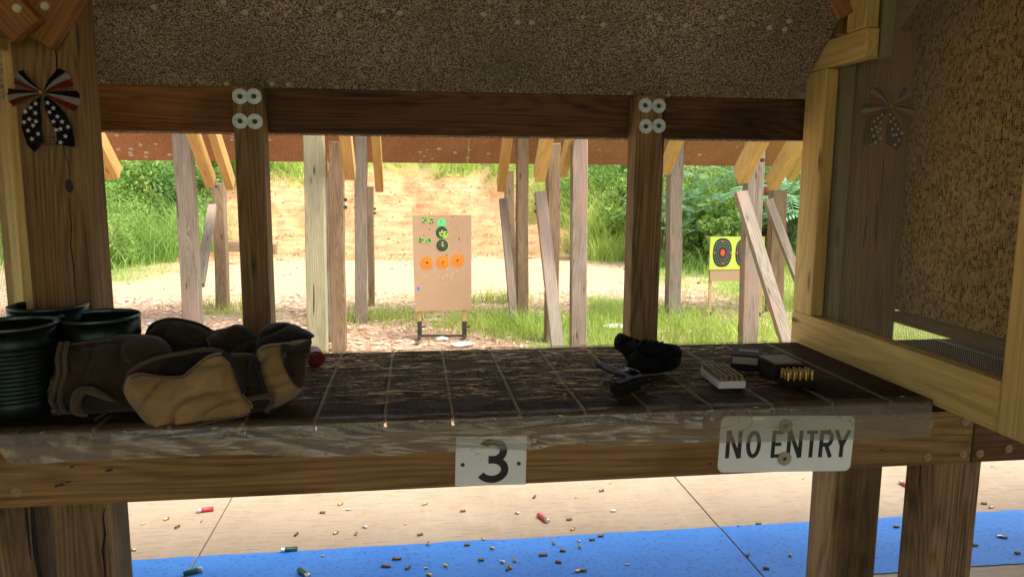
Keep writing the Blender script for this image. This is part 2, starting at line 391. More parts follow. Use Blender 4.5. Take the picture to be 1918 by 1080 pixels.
# concrete slab: separate panels between sawn joints
YF = 3.95
jx = [-8.0, -3.1, -.87, 1.315, 3.5, 8.0]
slab = obj('floor', me_from('floor', [(-8, -4.2, -.11), (8, -4.2, -.11), (8, YF-.02, -.11), (-8, YF-.02, -.11), (-8, -4.2, -.012), (8, -4.2, -.012), (8, YF-.02, -.012), (-8, YF-.02, -.012)],
    [(4, 5, 6, 7), (0, 1, 5, 4), (1, 2, 6, 5), (2, 3, 7, 6), (3, 0, 4, 7)]), M_joint); tag(slab, kind='structure')
ys = [(-4.2, 1.45), (1.456, YF)]
for i in range(5):
    for (y0, y1) in ys:
        o = board('concrete_panel', ((jx[i]+jx[i+1])/2, y0, -.006), ((jx[i]+jx[i+1])/2, y1, -.006), jx[i+1]-jx[i]-.006, .012, M_conc, slab, n=(0, 0, 1), bev=.0015)
        # blue stripe sheet on each panel
# blue paint: a thin sheet with ragged edges, broken at the joints
for i in range(5):
    x0, x1 = jx[i]+.004, jx[i+1]-.004; n = max(8, int((x1-x0)/.03)); V = []; Fc = []
    for k in range(n+1):
        x = x0+(x1-x0)*k/n
        e1 = 2.945+.009*mnoise.noise(Vector((x*3, 1, 0)))+.006*mnoise.noise(Vector((x*19, 4, 0)))+.02*(x-.5)*0
        e0 = 2.50+.008*mnoise.noise(Vector((x*3, 7, 0)))+.006*mnoise.noise(Vector((x*17, 9, 0)))
        V += [(x, e0, .004), (x, e1, .004)]
    for k in range(n): Fc.append((2*k, 2*k+2, 2*k+3, 2*k+1))
    tag(obj('floor_stripe', me_from('floor_stripe', V, Fc), M_blue), kind='structure')

# ---------------------------------------------------------------- roof, ceiling, beams
ZT = .9625; YB = 2.44
CP = Vector((0, YB, 1.778)); CS = .85; CN = Vector((0, CS, 1)).normalized()   # ceiling plane: z rises towards the viewer
def roofz(y): return 1.72+(2.62-y)*CS if y > 1.25 else 1.72+1.37*CS
def cpt(u, v): return PP(u, v, CP, CN)
def ceil_panel(name, y0, y1, x0, x1, label, dz=0):
    n = 1; t = .012
    z = lambda y: CP.z+(YB-y)*CS+dz
    V = [(x0, y0, z(y0)), (x1, y0, z(y0)), (x1, y1, z(y1)), (x0, y1, z(y1))]; V2 = [(a, b, c+t) for a, b, c in V]
    o = obj(name, me_from(name, V+V2, [(0, 3, 2, 1), (4, 5, 6, 7), (0, 1, 5, 4), (1, 2, 6, 5), (2, 3, 7, 6), (3, 0, 4, 7)]), M_ceil)
    return tag(o, label, 'ceiling panel', 'crumb faced sheets lining the roof')
ysm = cpt(700, 33).y
c1 = ceil_panel('ceiling_sheet', ysm+.001, 2.60, -2.6, 1.283, 'lower speckled brown crumb ceiling sheet resting just above the dark header beam')
c2 = ceil_panel('ceiling_sheet', 1.25, ysm-.002, -2.6, 1.283, 'upper speckled brown crumb ceiling sheet running off the top of the photo', dz=.004)
zt = roofz(1)+.05
for nm, V in (('roof', [(-8, 2.62, 1.72), (8, 2.62, 1.72), (8, 1.25, zt-.05), (-8, 1.25, zt-.05), (8, -4.2, zt-.1), (-8, -4.2, zt-.1)]),):
    V2 = [(a, b, c+.05) for a, b, c in V]
    rf = obj(nm, me_from(nm, V+V2, [(0, 3, 2, 1), (3, 5, 4, 2), (6, 7, 8, 9), (9, 8, 10, 11), (0, 1, 7, 6), (4, 5, 11, 10), (1, 2, 8, 7), (2, 4, 10, 8), (3, 0, 6, 9), (5, 3, 9, 11)]), W_post)
    tag(rf, 'low shed roof over the shooting bay', 'roof')
for (xa, xb, lb) in ((-8, -3.2, 'unseen board wall added left of the rear opening to cut back light'), (3.2, 8, 'unseen board wall added right of the rear opening to cut back light')):
    bm = bmesh.new(); bm_box(bm, ((xa+xb)/2, -4.15, 1.35), (xb-xa, .05, 2.7)); tag(obj('rear_light_blocker', me_bm('rear_light_blocker', bm), W_post), lb, 'wall')  # unseen walls added behind the camera to hold back rear light
# screws with washers in the ceiling
scr = me_bm('ceiling_screw', (lambda bm: (bm_cyl(bm, (0, 0, -.0035), (0, 0, 0), .0085, .011, 14), bm_cyl(bm, (0, 0, -.0055), (0, 0, -.0035), .0035, .004, 8), bm)[2])(bmesh.new()), True)
scr.materials.append(M_screw)
spts = [(288, 15), (418, 5), (459, 25), (600, 17), (636, 31), (719, 22), (749, 26), (906, 28), (970, 42), (996, 42), (1092, 33), (1130, 46), (1216, 32), (1236, 36),
        (1284, 48), (1351, 34), (1441, 52), (1478, 40), (1470, 55), (425, 157), (510, 158), (540, 159), (1179, 175), (1252, 178), (193, 152), (632, 163), (776, 169), (957, 170)]
q = Vector((0, 0, 1)).rotation_difference(CN).to_euler()
for i, (u, v) in enumerate(spts):
    p = cpt(u, v)
    pr = c1 if v > 36 else c2
    o = obj('screw', scr); o.location = p-CN*(.0005 if v > 36 else -.002); o.rotation_euler = q; s_ = .62 if i > 23 else (.6 if i in (3, 5, 10, 12) else .82); o.scale = (s_, s_, s_); kid(o, pr)

zb0, zb1 = 1.639, 1.776
def beam(u0, u1, mat, label):
    a = P(u0, 200, y=YB).x; b = P(u1, 215, y=YB).x
    return tag(board('header_beam', (a, YB+.02, (zb0+zb1)/2), (b, YB+.02, (zb0+zb1)/2), zb1-zb0, .04, mat, n=(0, -1, 0)), label, 'beam')
beam(150, 463, W_red, 'short reddish brown header beam between big left post and bolted post')
beam(464, 1216, W_dark, 'long dark brown header beam spanning between the two bolted posts')
beam(1217, 1560, W_dark, 'dark header beam from right bolted post to the mesh divider')

wv, wf = lathe([(.0045, .0), (.0045, .004), (.0225, .004), (.0225, 0)], 28)
wash = me_from('washer', wv, wf, False); wash.materials.append(M_zinc)
bolt = me_bm('bolt', (lambda bm: (bm_cyl(bm, (0, 0, 0), (0, 0, .0045), .0085, .007, 6), bm)[1])(bmesh.new())); bolt.materials.append(M_bolt)
def bolted_post(ua, ub, uc, label):
    y0 = 2.352
    xa = P(ua, 300, y=y0).x; xb = P(ub, 300, y=y0).x; ztop = P(ua, uc, y=y0).z
    o = empty('bolted_post', ((xa+xb)/2, y0+.044, .80), label, 'post', 'bolted posts standing at the back of the bench')
    board('post_timber', ((xa+xb)/2, y0+.043, .80), ((xa+xb)/2, y0+.043, ztop), xb-xa, .086, W_post, o, bev=.003)
    return o, y0
bp1, y0 = bolted_post(440.5, 495, 160, 'left square post with four round zinc washers at its top')
bp2, y0 = bolted_post(1189, 1243, 178, 'right square post with four round zinc washers at its top')
for pr, pts in ((bp1, [(450, 181), (476, 181), (450, 227), (478, 228)]), (bp2, [(1208, 198), (1233, 199), (1209, 237), (1233, 236)])):
    for k, (u, v) in enumerate(pts):
        p = P(u, v, y=y0)
        o = obj('washer', wash); o.location = p-Vector((0, .0004+.0015*(k % 2), 0)); o.rotation_euler = (rad(90), random.random(), 0); kid(o, pr)
        b2 = obj('bolt', bolt, parent=o); b2.location = (0, 0, .003)

# big corner posts
def timber(name, x0, x1, y0, y1, z0, z1, mat, label, cat='post', group=None, wob=0):
    return tag(board(name, ((x0+x1)/2, (y0+y1)/2, z0), ((x0+x1)/2, (y0+y1)/2, z1), x1-x0, y1-y0, mat, n=(0, -1, 0), bev=.004, wob=wob), label, cat, group)
timber('corner_post', -.962, -.822, 2.02, 2.165, 0, 2.12, W_old, 'massive left corner post carrying a ribbon bow, with a dark knot')
timber('corner_post', 1.378, 1.545, 2.20, 2.345, 0, 1.96, W_old, 'massive right corner post behind the wire mesh, carrying the second ribbon bow')
timber('bench_leg', -1.16, -1.012, 2.02, 2.165, 0, .785, W_old, 'square bench leg at the bottom left edge of the photo', 'leg post')
timber('bench_leg', 1.602, 1.752, 2.02, 2.165, 0, .785, W_post, 'pale square bench leg right of the big right corner post', 'leg post')
# knot and grade stamp on the left post
bm = bmesh.new(); bmesh.ops.create_uvsphere(bm, u_segments=14, v_segments=8, radius=1)
for v in bm.verts: v.co = Vector((v.co.x*.010, v.co.y*.003, v.co.z*.017))
k_ = obj('knot', me_bm('knot', bm, True), plain('dark_knot_wood', C(.012, .007, .004), .6)); k_.location = P(130, 348, y=2.0205)
lp = [o for o in COL.objects if o.name == 'corner_post'][0]
k_.parent = lp; k_.matrix_parent_inverse = lp.matrix_world.inverted()
# stamp text (illegible green ink) as short bars
M_ink = plain('faded_green_ink', C(.03, .055, .03), .8)
bm = bmesh.new(); random.seed(3)
for r in range(3):
    x = 0
    while x < .055:
        wd = random.uniform(.003, .008); bm_box(bm, (x+wd/2, 0, -r*.0085), (wd*.8, .0006, random.choice([.0045, .0055, .003]))); x += wd+.0012
st = obj('grade_stamp', me_bm('grade_stamp', bm), M_ink); st.location = P(80, 257, y=2.0198); kid(st, lp); st.matrix_parent_inverse = lp.matrix_world.inverted()

M_crk = plain('dark_crack', C(.008, .005, .003), .95)
def crack(pts, y, wd, parent):
    P3 = [P(u, v, y=y) for u, v in pts]; V = []; n = len(P3)
    for i, p in enumerate(P3):
        ww = wd*(.25+.75*math.sin(math.pi*(i+.3)/(n-.2))); V += [(p.x-ww/2, y, p.z), (p.x+ww/2, y, p.z), (p.x+ww/2, y+.003, p.z), (p.x-ww/2, y+.003, p.z)]
    Fc = []
    for i in range(n-1):
        for k in range(4): Fc.append((4*i+k, 4*i+(k+1) % 4, 4*i+4+(k+1) % 4, 4*i+4+k))
    o = obj('crack', me_from('crack', V, Fc), M_crk); kid(o, parent); o.matrix_parent_inverse = parent.matrix_world.inverted()
crack([(101, 68), (103, 88), (106, 110), (107, 135), (109, 155)], 2.0196, .0035, lp)
crack([(129, 370), (131, 395), (134, 425), (132, 460), (138, 500), (139, 540)], 2.0196, .0028, lp)
crack([(196, 950), (193, 970), (197, 1000), (192, 1030), (196, 1062), (197, 1090)], 2.0196, .006, lp)
crack([(118, 268), (120, 285), (128, 305), (130, 325)], 2.0196, .002, lp)
# knee braces at the top left on the corner post
a = P(66, 62, y=1.99); 
def brace(name, u0, v0, u1, v1, y, wd, th, mat, label, cat='brace', ext=.0, n=(0, -1, 0)):
    a = P(u0, v0, y=y); b = P(u1, v1, y=y); d = (b-a).normalized()
    return tag(board(name, a, b+d*ext, wd, th, mat, n=n, bev=.003), label, cat)
b1 = brace('knee_brace', 62, 70, 128, -40, 1.995, .105, .045, W_brace, 'reddish knee brace rising to the right from the left corner post', ext=.3)
b2 = brace('knee_brace', 54, 60, -20, -20, 1.952, .085, .038, W_brace, 'reddish knee brace rising to the left from the left corner post', ext=.3)
for br, (u, v), y in ((b1, (84, 12), 1.972), (b2, (32, 16), 1.932)):
    o = obj('screw', scr); o.location = P(u, v, y=y); o.rotation_euler = (rad(-90), 0, 0); o.parent = br; o.matrix_parent_inverse = br.matrix_world.inverted()
tag(board('knee_brace', P(1556, -30, y=2.02), P(1584, 30, y=2.02), .03, .04, W_brace, n=(0, -1, 0)), 'short brown brace at the top edge beside the mesh divider', 'brace')
tag(board('roof_strut', P(1577, 66, y=2.3), P(1580, -60, y=2.3), .03, .04, W_yel, n=(0, -1, 0)), 'narrow yellow strut behind the notched divider frame', 'strut')

# ---------------------------------------------------------------- right mesh divider
FX = 1.288
fd = empty('mesh_divider', (FX+.02, 1.6, .9475), 'notched yellow pine divider frame with wire mesh at the right end of the bench', 'divider')
def fb(p0, p1, wd, name='frame_board', th=.042, mat=W_yel, xo=0): return board(name, (FX+xo+th/2, p0[0], p0[1]), (FX+xo+th/2, p1[0], p1[1]), wd, th, mat, fd, n=(-1, 0, 0), bev=.004)
yf = P(1520, 85, x=FX).y; yf2 = P(1490, 600, x=FX).y
yfo = 2.385; yfi = P(1538, 300, x=FX).y     # far upright outer / inner edge
zn1 = P(1524, 84, x=FX).z; zn0 = P(1545, 128, x=FX).z
yn = P(1585, 56, x=FX).y
zbo, zbi = .9475, 1.0635
yni = P(1886, 600, x=FX).y
# far upright, bottom rail, notch piece, upper upright, near upright
fb((yfo-(yfo-yfi)/2, zbi+.001), (yfo-(yfo-yfi)/2, zn0-.001), yfo-yfi)
fb((yfo, (zbo+zbi)/2), (yni+.001, (zbo+zbi)/2), zbi-zbo)
fb((yfo, (zn0+zn1)/2), (yn-.105, (zn0+zn1)/2), zn1-zn0)
fb((yn-.048, zn1+.001), (yn-.048, roofz(yn)), .095)
fb((yni-.052, zbo), (yni-.052, 2.6), .104)
# inner cleats holding the mesh
yc = yfi-.016
board('cleat', (FX+.066, yc+.02, zbi-.03), (FX+.066, yc+.02, zn0+.03), .05, .038, W_green, fd, n=(-1, 0, 0), bev=.002)
board('cleat', (FX+.066, yn-.08, zn0+.002), (FX+.066, yn-.08, roofz(yn-.06)-.02), .05, .038, W_green, fd, n=(-1, 0, 0), bev=.002)
MX = FX+.0445
def wiremesh(name, x, ya, yb, z0, z1f, parent, dy=.0068, wr=.00032):
    "square wire mesh in the plane x = const; z1f(y) gives the top of the opening"
    V = []; Fc = []
    def bar(p, q_):
        i = len(V); 
        if abs(p[2]-q_[2]) > abs(p[1]-q_[1]): off = [(-wr, -wr, 0), (wr, -wr, 0), (wr, wr, 0), (-wr, wr, 0)]
        else: off = [(-wr, 0, -wr), (wr, 0, -wr), (wr, 0, wr), (-wr, 0, wr)]
        for o_ in off: V.append((p[0]+o_[0], p[1]+o_[1], p[2]+o_[2]))
        for o_ in off: V.append((q_[0]+o_[0], q_[1]+o_[1], q_[2]+o_[2]))
        for k in range(4): Fc.append((i+k, i+(k+1) % 4, i+4+(k+1) % 4, i+4+k))
    y = ya
    while y < yb: bar((x, y, z0), (x, y, z1f(y))); y += dy
    z = z0
    zmax = max(z1f(ya), z1f(yb))
    while z < zmax:
        yy = [y for y in np.arange(ya, yb, .01) if z1f(y) > z]
        if yy: bar((x+wr*1.6, min(yy), z), (x+wr*1.6, max(yy), z))
        z += dy
    o = obj(name, me_from(name, V, Fc), M_wire); kid(o, parent); o['kind'] = 'stuff'; return o
wiremesh('wire_mesh', MX, yni-.02, yfi+.01, zbi-.02, lambda y: (zn0+.01 if y > yn-.10 else min(2.45, roofz(y)-.01)), fd)
# speckled panel fixed to the far side of the corner post, with its bottom batten
PX = 1.547
pz = P(1692, 583, x=PX).z
ap = empty('crumb_panel', (PX, 1.6, pz), 'tall tan panel speckled with black behind the right wire mesh', 'wall panel')
pp_ = [(2.33, pz), (.75, pz), (.75, 2.8), (1.3, 2.8), (2.33, roofz(2.33)-.015)]
o = obj('panel_sheet', me_from('panel_sheet', [(x, y, z) for x in (PX, PX+.02) for (y, z) in pp_], [(0, 1, 2, 3, 4), (9, 8, 7, 6, 5)]+[(k, k+5, (k+1) % 5+5, (k+1) % 5) for k in range(5)]), M_pan); kid(o, ap)
board('panel_batten', (PX+.012, 2.2, pz-.021), (PX+.012, .75, pz-.021), .036, .05, W_out, ap, n=(-1, 0, 0))

# left mesh divider
ld = empty('mesh_divider', (-.985, 1.6, .97), 'narrow strip of yellow framed wire mesh at the left edge of the photo', 'divider')
board('frame_board', (-.977, 2.06, .97), (-.977, 2.06, 2.1), .06, .026, W_yel, ld, n=(1, 0, 0))
zt_ = P(10, 78, x=-.981).z; zm_ = zt_
board('frame_board', (-.988, 2.028, zt_), (-.988, .9, zt_), .05, .034, W_yel, ld, n=(1, 0, 0))
board('frame_board', (-.988, 2.028, .985), (-.988, .9, .985), .03, .034, W_yel, ld, n=(1, 0, 0))
wiremesh('wire_mesh', -.994, 1.2, 2.085, 1.0, lambda y: zm_-.01, ld)
lpn = empty('crumb_panel', (-1.17, 1.9, 1.0), 'pale yellow board seen through the left wire mesh', 'wall panel')
ly = P(10, 460, x=-1.17).y
for z0_ in (1.0, 1.6): pass
board('panel_sheet', (-1.17, ly+.14, .97), (-1.17, ly+.14, 1.72), .28, .02, W_yel, lpn, n=(1, 0, 0))

# ---------------------------------------------------------------- bench
YR = 1.66
bench = empty('shooting_bench', (0, 1.9, .79), 'long shooting bench with dark plank top under plastic and brown front rail', 'bench')
xr0 = -1.9; xs = P(1822, 830, y=YR).x
board('front_rail', (xr0, YR+.019, .86), (xs-.001, YR+.019, .86), .138, .038, W_rail, bench)
board('front_rail', (xs+.002, YR+.021, .859), (3.2, YR+.021, .859), .136, .038, W_railb, bench)
board('back_rail', (xr0, 2.32, .86), (3.2, 2.32, .86), .138, .038, W_dark, bench)
for x in (-.72, 0.3, 1.1, 1.72, 2.4): board('joist', (x, YR+.042, .86), (x, 2.30, .86), .10, .036, W_dark, bench, n=(1, 0, 0))
M_deck = wood('blackened_deck_plank', C(.036, .023, .010), C(.009, .006, .003), ring=20, knots=False, rough=.95); M_deck.node_tree.nodes['Principled BSDF'].inputs['Specular IOR Level'].default_value = .05
M_seam = wood('tan_seam_batten', C(.22, .16, .085), C(.09, .06, .03), ring=10, knots=False)
# planks run front to back; pale seam between them
sp_ = [P(u, 785, z=ZT).x for u in (590, 725, 852, 983, 1108)]
step = (sp_[4]-sp_[0])/4
seams = [sp_[0]+step*k for k in range(-8, 16)]
for i in range(len(seams)-1):
    a, b = seams[i]+.004, seams[i+1]-.004
    if a < -1.8: continue
    if b > 3.1: continue
    y1 = 2.345
    if b > -.965 and a < -.82:      # notched round the corner post
        board('deck_plank', ((a+b)/2, YR+.002, ZT-.019), ((a+b)/2, 2.017, ZT-.019), b-a, .034, M_deck, bench, n=(0, 0, 1), bev=.003)
    elif b > 1.372 and a < 1.55:
        board('deck_plank', ((a+b)/2, YR+.002, ZT-.019), ((a+b)/2, 2.197, ZT-.019), b-a, .034, M_deck, bench, n=(0, 0, 1), bev=.003)
    else: board('deck_plank', ((a+b)/2, YR+.002, ZT-.019+random.uniform(-.001, .001)), ((a+b)/2, y1, ZT-.019), b-a, .034, M_deck, bench, n=(0, 0, 1), bev=.003)
for k in seams[1:-1]:
    if -1.75 < k < 3.0 and not (-.97 < k < -.81) and not (1.37 < k < 1.555): board('seam_strip', (k, YR+.003, ZT-.0055), (k, 2.344, ZT-.0055), .0065, .012, M_seam, bench, n=(0, 0, 1), bev=.001)
for (u, v, w_, h_) in ((112, 908, .022, .010), (128, 902, .014, .006), (205, 880, .02, .008), (135, 873, .010, .008), (1330, 868, .012, .006), (1650, 842, .012, .005)):
    n = 12; c = P(u, v, y=YR-.0006); pts = [(w_/2*math.cos(6.283*k/n)*random.uniform(.6, 1.1)+.004*math.sin(6.283*k/n), h_/2*math.sin(6.283*k/n)*random.uniform(.5, 1.2)) for k in range(n)]
    bm = bmesh.new(); f = bm.faces.new([bm.verts.new((c.x+x, c.y, c.z+z)) for x, z in pts]); ex_ = bmesh.ops.extrude_face_region(bm, geom=[f])
    for v_ in [g for g in ex_['geom'] if isinstance(g, bmesh.types.BMVert)]: v_.co.y += .003
    kid(obj('dark_mark', me_bm('dark_mark', bm), k_.data.materials[0]), bench)
# bolts and screws on the rails
cs = me_bm('rail_screw', (lambda bm: (bm_cyl(bm, (0, 0, 0), (0, 0, .002), .0115, .0105, 18), bm_cyl(bm, (0, 0, .002), (0, 0, .0032), .004, .0035, 6), bm)[2])(bmesh.new()), True)
cs.materials.append(plain('tan_coated_screw', C(.30, .21, .10), .5, .3, var=.2, vs=90))
for (u, v) in ((31, 921), (1741, 794), (1808, 789), (1737, 856), (1804, 850), (1835, 849), (1889, 840)):
    o = obj('rail_screw', cs); o.location = P(u, v, y=YR-.0005); o.rotation_euler = (rad(90), 0, 0); kid(o, bench)

# ---------------------------------------------------------------- plastic sheet over bench
def plasticmat():
    t = NT('wrinkled_clear_plastic'); tc = t.n('TexCoord'); v = tc.outputs['Object']
    uvn = t.n('UVMap'); sep = t.n('SeparateXYZ'); t.l(uvn.outputs[0], sep.inputs[0])
    # tan glints painted as colour on ridged creases, long across the bench
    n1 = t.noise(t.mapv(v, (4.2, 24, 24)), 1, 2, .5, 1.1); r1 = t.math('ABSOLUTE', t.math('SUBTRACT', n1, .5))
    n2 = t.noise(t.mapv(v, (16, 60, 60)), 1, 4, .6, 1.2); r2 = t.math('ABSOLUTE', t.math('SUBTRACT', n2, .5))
    crease_glint = t.math('MAXIMUM', t.ramp(r1, [(.0, 1.0), (.035, 0.0)]), t.math('MULTIPLY', t.ramp(r2, [(.0, 1.0), (.025, 0.0)]), .7))
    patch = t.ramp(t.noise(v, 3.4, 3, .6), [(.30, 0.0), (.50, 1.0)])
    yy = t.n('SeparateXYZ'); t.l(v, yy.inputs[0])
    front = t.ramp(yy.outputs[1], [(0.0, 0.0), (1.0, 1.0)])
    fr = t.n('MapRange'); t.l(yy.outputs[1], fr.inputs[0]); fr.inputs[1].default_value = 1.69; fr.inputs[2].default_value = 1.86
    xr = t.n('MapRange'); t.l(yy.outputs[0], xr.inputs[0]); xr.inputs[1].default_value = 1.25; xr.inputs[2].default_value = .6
    crease_glint = t.math('MULTIPLY', t.math('MULTIPLY', crease_glint, t.math('MULTIPLY_ADD', patch, .8, .2)), t.math('MULTIPLY', fr.outputs[0], t.math('MULTIPLY_ADD', xr.outputs[0], .8, .2)))
    # vertical drape: milky film
    mr = t.n('MapRange'); t.l(sep.outputs[1], mr.inputs[0]); mr.inputs[1].default_value = .0; mr.inputs[2].default_value = .06
    hz = t.math('MULTIPLY', mr.outputs[0], t.math('MULTIPLY_ADD', t.noise(t.mapv(v, (2, 2, 5)), 2, 3, .5), .40, .20))
    n3 = t.noise(t.mapv(v, (6, 6, 10)), 1.0, 3, .55, 1.2); r3 = t.ramp(t.math('ABSOLUTE', t.math('SUBTRACT', n3, .5)), [(.0, 1.0), (.03, 0.0)])
    milk = t.math('ADD', hz, t.math('MULTIPLY', t.math('MULTIPLY', r3, mr.outputs[0]), .09))
    film = t.math('MAXIMUM', t.math('MULTIPLY', crease_glint, .95), milk)
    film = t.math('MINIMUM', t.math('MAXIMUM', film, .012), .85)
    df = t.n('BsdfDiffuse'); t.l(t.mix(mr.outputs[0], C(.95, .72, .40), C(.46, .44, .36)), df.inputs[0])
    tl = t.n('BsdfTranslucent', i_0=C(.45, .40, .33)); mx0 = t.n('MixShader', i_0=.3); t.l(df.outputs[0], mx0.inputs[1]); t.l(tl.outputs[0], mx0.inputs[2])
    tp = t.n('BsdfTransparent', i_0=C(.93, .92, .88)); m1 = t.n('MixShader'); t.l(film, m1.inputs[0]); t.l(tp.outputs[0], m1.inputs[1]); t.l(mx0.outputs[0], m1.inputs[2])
    gl = t.n('BsdfGlossy', i_0=C(.8, .74, .64)); gl.inputs['Roughness'].default_value = .12
    bp = t.n('Bump'); bp.inputs['Strength'].default_value = .7; bp.inputs['Distance'].default_value = .006
    hh = t.math('ADD', t.math('MULTIPLY', r1, -2.0), t.math('MULTIPLY', t.noise(v, 14, 3, .5, .8), .8)); t.l(hh, bp.inputs['Height']); t.l(bp.outputs[0], gl.inputs['Normal'])
    gf = t.math('MULTIPLY_ADD', mr.outputs[0], .045, .015)
    m2 = t.n('MixShader'); t.l(gf, m2.inputs[0]); t.l(m1.outputs[0], m2.inputs[1]); t.l(gl.outputs[0], m2.inputs[2])
    t.l(m2.outputs[0], t.out.inputs['Surface']); return t.m
edge = [(-60, 838), (0, 842), (14, 862), (30, 869), (80, 866), (160, 862), (290, 856), (420, 850), (560, 853), (620, 855), (700, 851), (850, 845), (905, 840), (990, 842), (1040, 834), (1090, 832), (1140, 836), (1200, 833), (1300, 829), (1450, 826), (1620, 822), (1722, 818)]
ex = []; 
for u, v in edge:
    p = P(u, v, y=YR-.012); ex.append((p.x, p.z))
exx = np.array([e[0] for e in ex]); exz = np.array([e[1] for e in ex])
XL, XR_ = exx[0], P(1718, 738, z=ZT).x
nx = 620; nt = 90; nd = 34
V = []; UV = []
YE = YR-.006
def nz(*a): return mnoise.noise(Vector(a))
sx = sorted(seams)
for j in range(nt+nd+1):
    for i in range(nx+1):
        x = XL+(XR_-XL)*i/nx
        dsm = min(abs(x-s_) for s_ in sx)
        if j <= nt:
            y = 2.36+(YE-2.36)*j/nt; z = ZT+.0025
            z += .0022*abs(nz(x*7, y*34, 1)) + .0016*abs(nz(x*22, y*70, 5)) + .0012*nz(x*11, y*11, 2)
            z += .0045*math.exp(-(dsm/.006)**2)*(.55+.45*nz(x*3, y*9, 8))
            if j == 0: z -= .02
            if j > nt-4: z -= .004*(1-(nt-j)/4)**2
            vv = 0 if j < nt-3 else .02
        else:
            f = (j-nt)/nd; zl = float(np.interp(x, exx, exz))+.0035*nz(x*9, 0, 0)+.0015*nz(x*40, 3, 0)
            z = (ZT-.003)*(1-f)+zl*f
            amp = .002+.007*f
            y = YE-.003-.004*f - amp*abs(nz(x*6+.6*z*30, z*8, 3)) - .003*f*nz(x*21, z*14, 6) - .001*nz(x*35, z*30, 2)
            vv = .02+.06*min(1, f*6)+f*.3
            if i > nx-6: y += 0
        V.append((x, y, z)); UV.append((i/nx, vv))
ni = nx+1
Fc = [(j*ni+i, (j+1)*ni+i, (j+1)*ni+i+1, j*ni+i+1) for j in range(nt+nd) for i in range(nx)]
# tears in the sheet near the front edge
holes = [P(1165, 757, z=ZT), P(1312, 755, z=ZT), P(1364, 753, z=ZT)]
def inhole(c):
    for k, h in enumerate(holes):
        a_ = (.016, .018, .005)[k]; b_ = (.014, .010, .006)[k]
        if ((c[0]-h.x)/a_)**2+((c[1]-h.y)/b_)**2 < 1: return True
    return False
Fc = [f for f in Fc if not (V[f[0]][2] > ZT-.002 and inhole(V[f[0]]))]
me = me_from('plastic_sheet', V, Fc, True)
uvl = me.uv_layers.new(name='UVMap'); li = np.zeros(len(me.loops), dtype=np.int32); me.loops.foreach_get('vertex_index', li)
uvl.data.foreach_set('uv', np.array(UV, dtype=np.float32)[li].ravel())
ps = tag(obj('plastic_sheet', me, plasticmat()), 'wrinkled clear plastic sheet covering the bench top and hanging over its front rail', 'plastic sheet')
# staples
stp = me_bm('staple', (lambda bm: (bm_box(bm, (0, 0, 0), (.011, .0012, .0012)), bm)[1])(bmesh.new())); stp.materials.append(M_nick)
for (u, v) in ((78, 810), (236, 808), (402, 802), (1690, 742), (1692, 784), (1416, 762), (788, 788), (925, 783), (1050, 778)):
    o = obj('staple', stp); o.location = P(u, v, y=YR-.0155); o.rotation_euler = (0, random.uniform(-.6, .6), 0); kid(o, ps)

# ---------------------------------------------------------------- signs
def stroke(bm, pts, wd, t, closed=False):
    pts = [Vector((p[0], p[1])) for p in pts]; n = len(pts); Lf = []; Rt = []
    for i in range(n):
        if closed: d1 = (pts[i]-pts[i-1]).normalized(); d2 = (pts[(i+1) % n]-pts[i]).normalized()
        else:
            d1 = (pts[i]-pts[i-1]).normalized() if i else (pts[1]-pts[0]).normalized()
            d2 = (pts[i+1]-pts[i]).normalized() if i < n-1 else d1
        d = (d1+d2).normalized(); nn = Vector((-d.y, d.x)); k = 1/max(.5, nn.dot(Vector((-d1.y, d1.x))))
        Lf.append(pts[i]+nn*wd/2*k); Rt.append(pts[i]-nn*wd/2*k)
    vs = [[bm.verts.new((p.x, z, p.y)) for p in Q] for Q, z in ((Lf, 0), (Rt, 0), (Lf, -t), (Rt, -t))]
    rng_ = range(n if closed else n-1)
    for i in rng_:
        j = (i+1) % n
        for a, b in ((2, 3), (1, 0), (0, 2), (3, 1)): bm.faces.new((vs[a][i], vs[a][j], vs[b][j], vs[b][i]))
    if not closed:
        for i in (0, n-1): bm.faces.new((vs[0][i], vs[1][i], vs[3][i], vs[2][i]))
def arc(cx, cy, rx, ry, a0, a1, n=18): return [(cx+rx*math.cos(rad(a0+(a1-a0)*k/n)), cy+ry*math.sin(rad(a0+(a1-a0)*k/n))) for k in range(n+1)]
def rrect(w_, h_, r, n=6):
    pts = []
    for cx, cy, a in ((w_/2-r, h_/2-r, 0), (-w_/2+r, h_/2-r, 90), (-w_/2+r, -h_/2+r, 180), (w_/2-r, -h_/2+r, 270)):
        pts += arc(cx, cy, r, r, a, a+90, n)
    return pts
def plate(name, pts, t, mat, parent=None):
    bm = bmesh.new(); f = bm.faces.new([bm.verts.new((x, 0, z)) for x, z in pts])
    r = bmesh.ops.extrude_face_region(bm, geom=[f]); 
    for v in [g for g in r['geom'] if isinstance(g, bmesh.types.BMVert)]: v.co.y -= t
    bmesh.ops.recalc_face_normals(bm, faces=bm.faces)
    return obj(name, me_bm(name, bm), mat, parent)
def quad_frame(pts, y):
    "centre, width, height, tilt of a plate from its four photo corners on the plane y"
    a, b, c, d = [P(u, v, y=y) for u, v in pts]    # tl tr br bl
    c0 = (a+b+c+d)/4; w_ = ((b-a).length+(c-d).length)/2; h_ = ((a-d).length+(b-c).length)/2
    d1 = (b-a)+(c-d); return c0, w_, h_, math.atan2(-d1.z, d1.x)
YS = YR-.0008
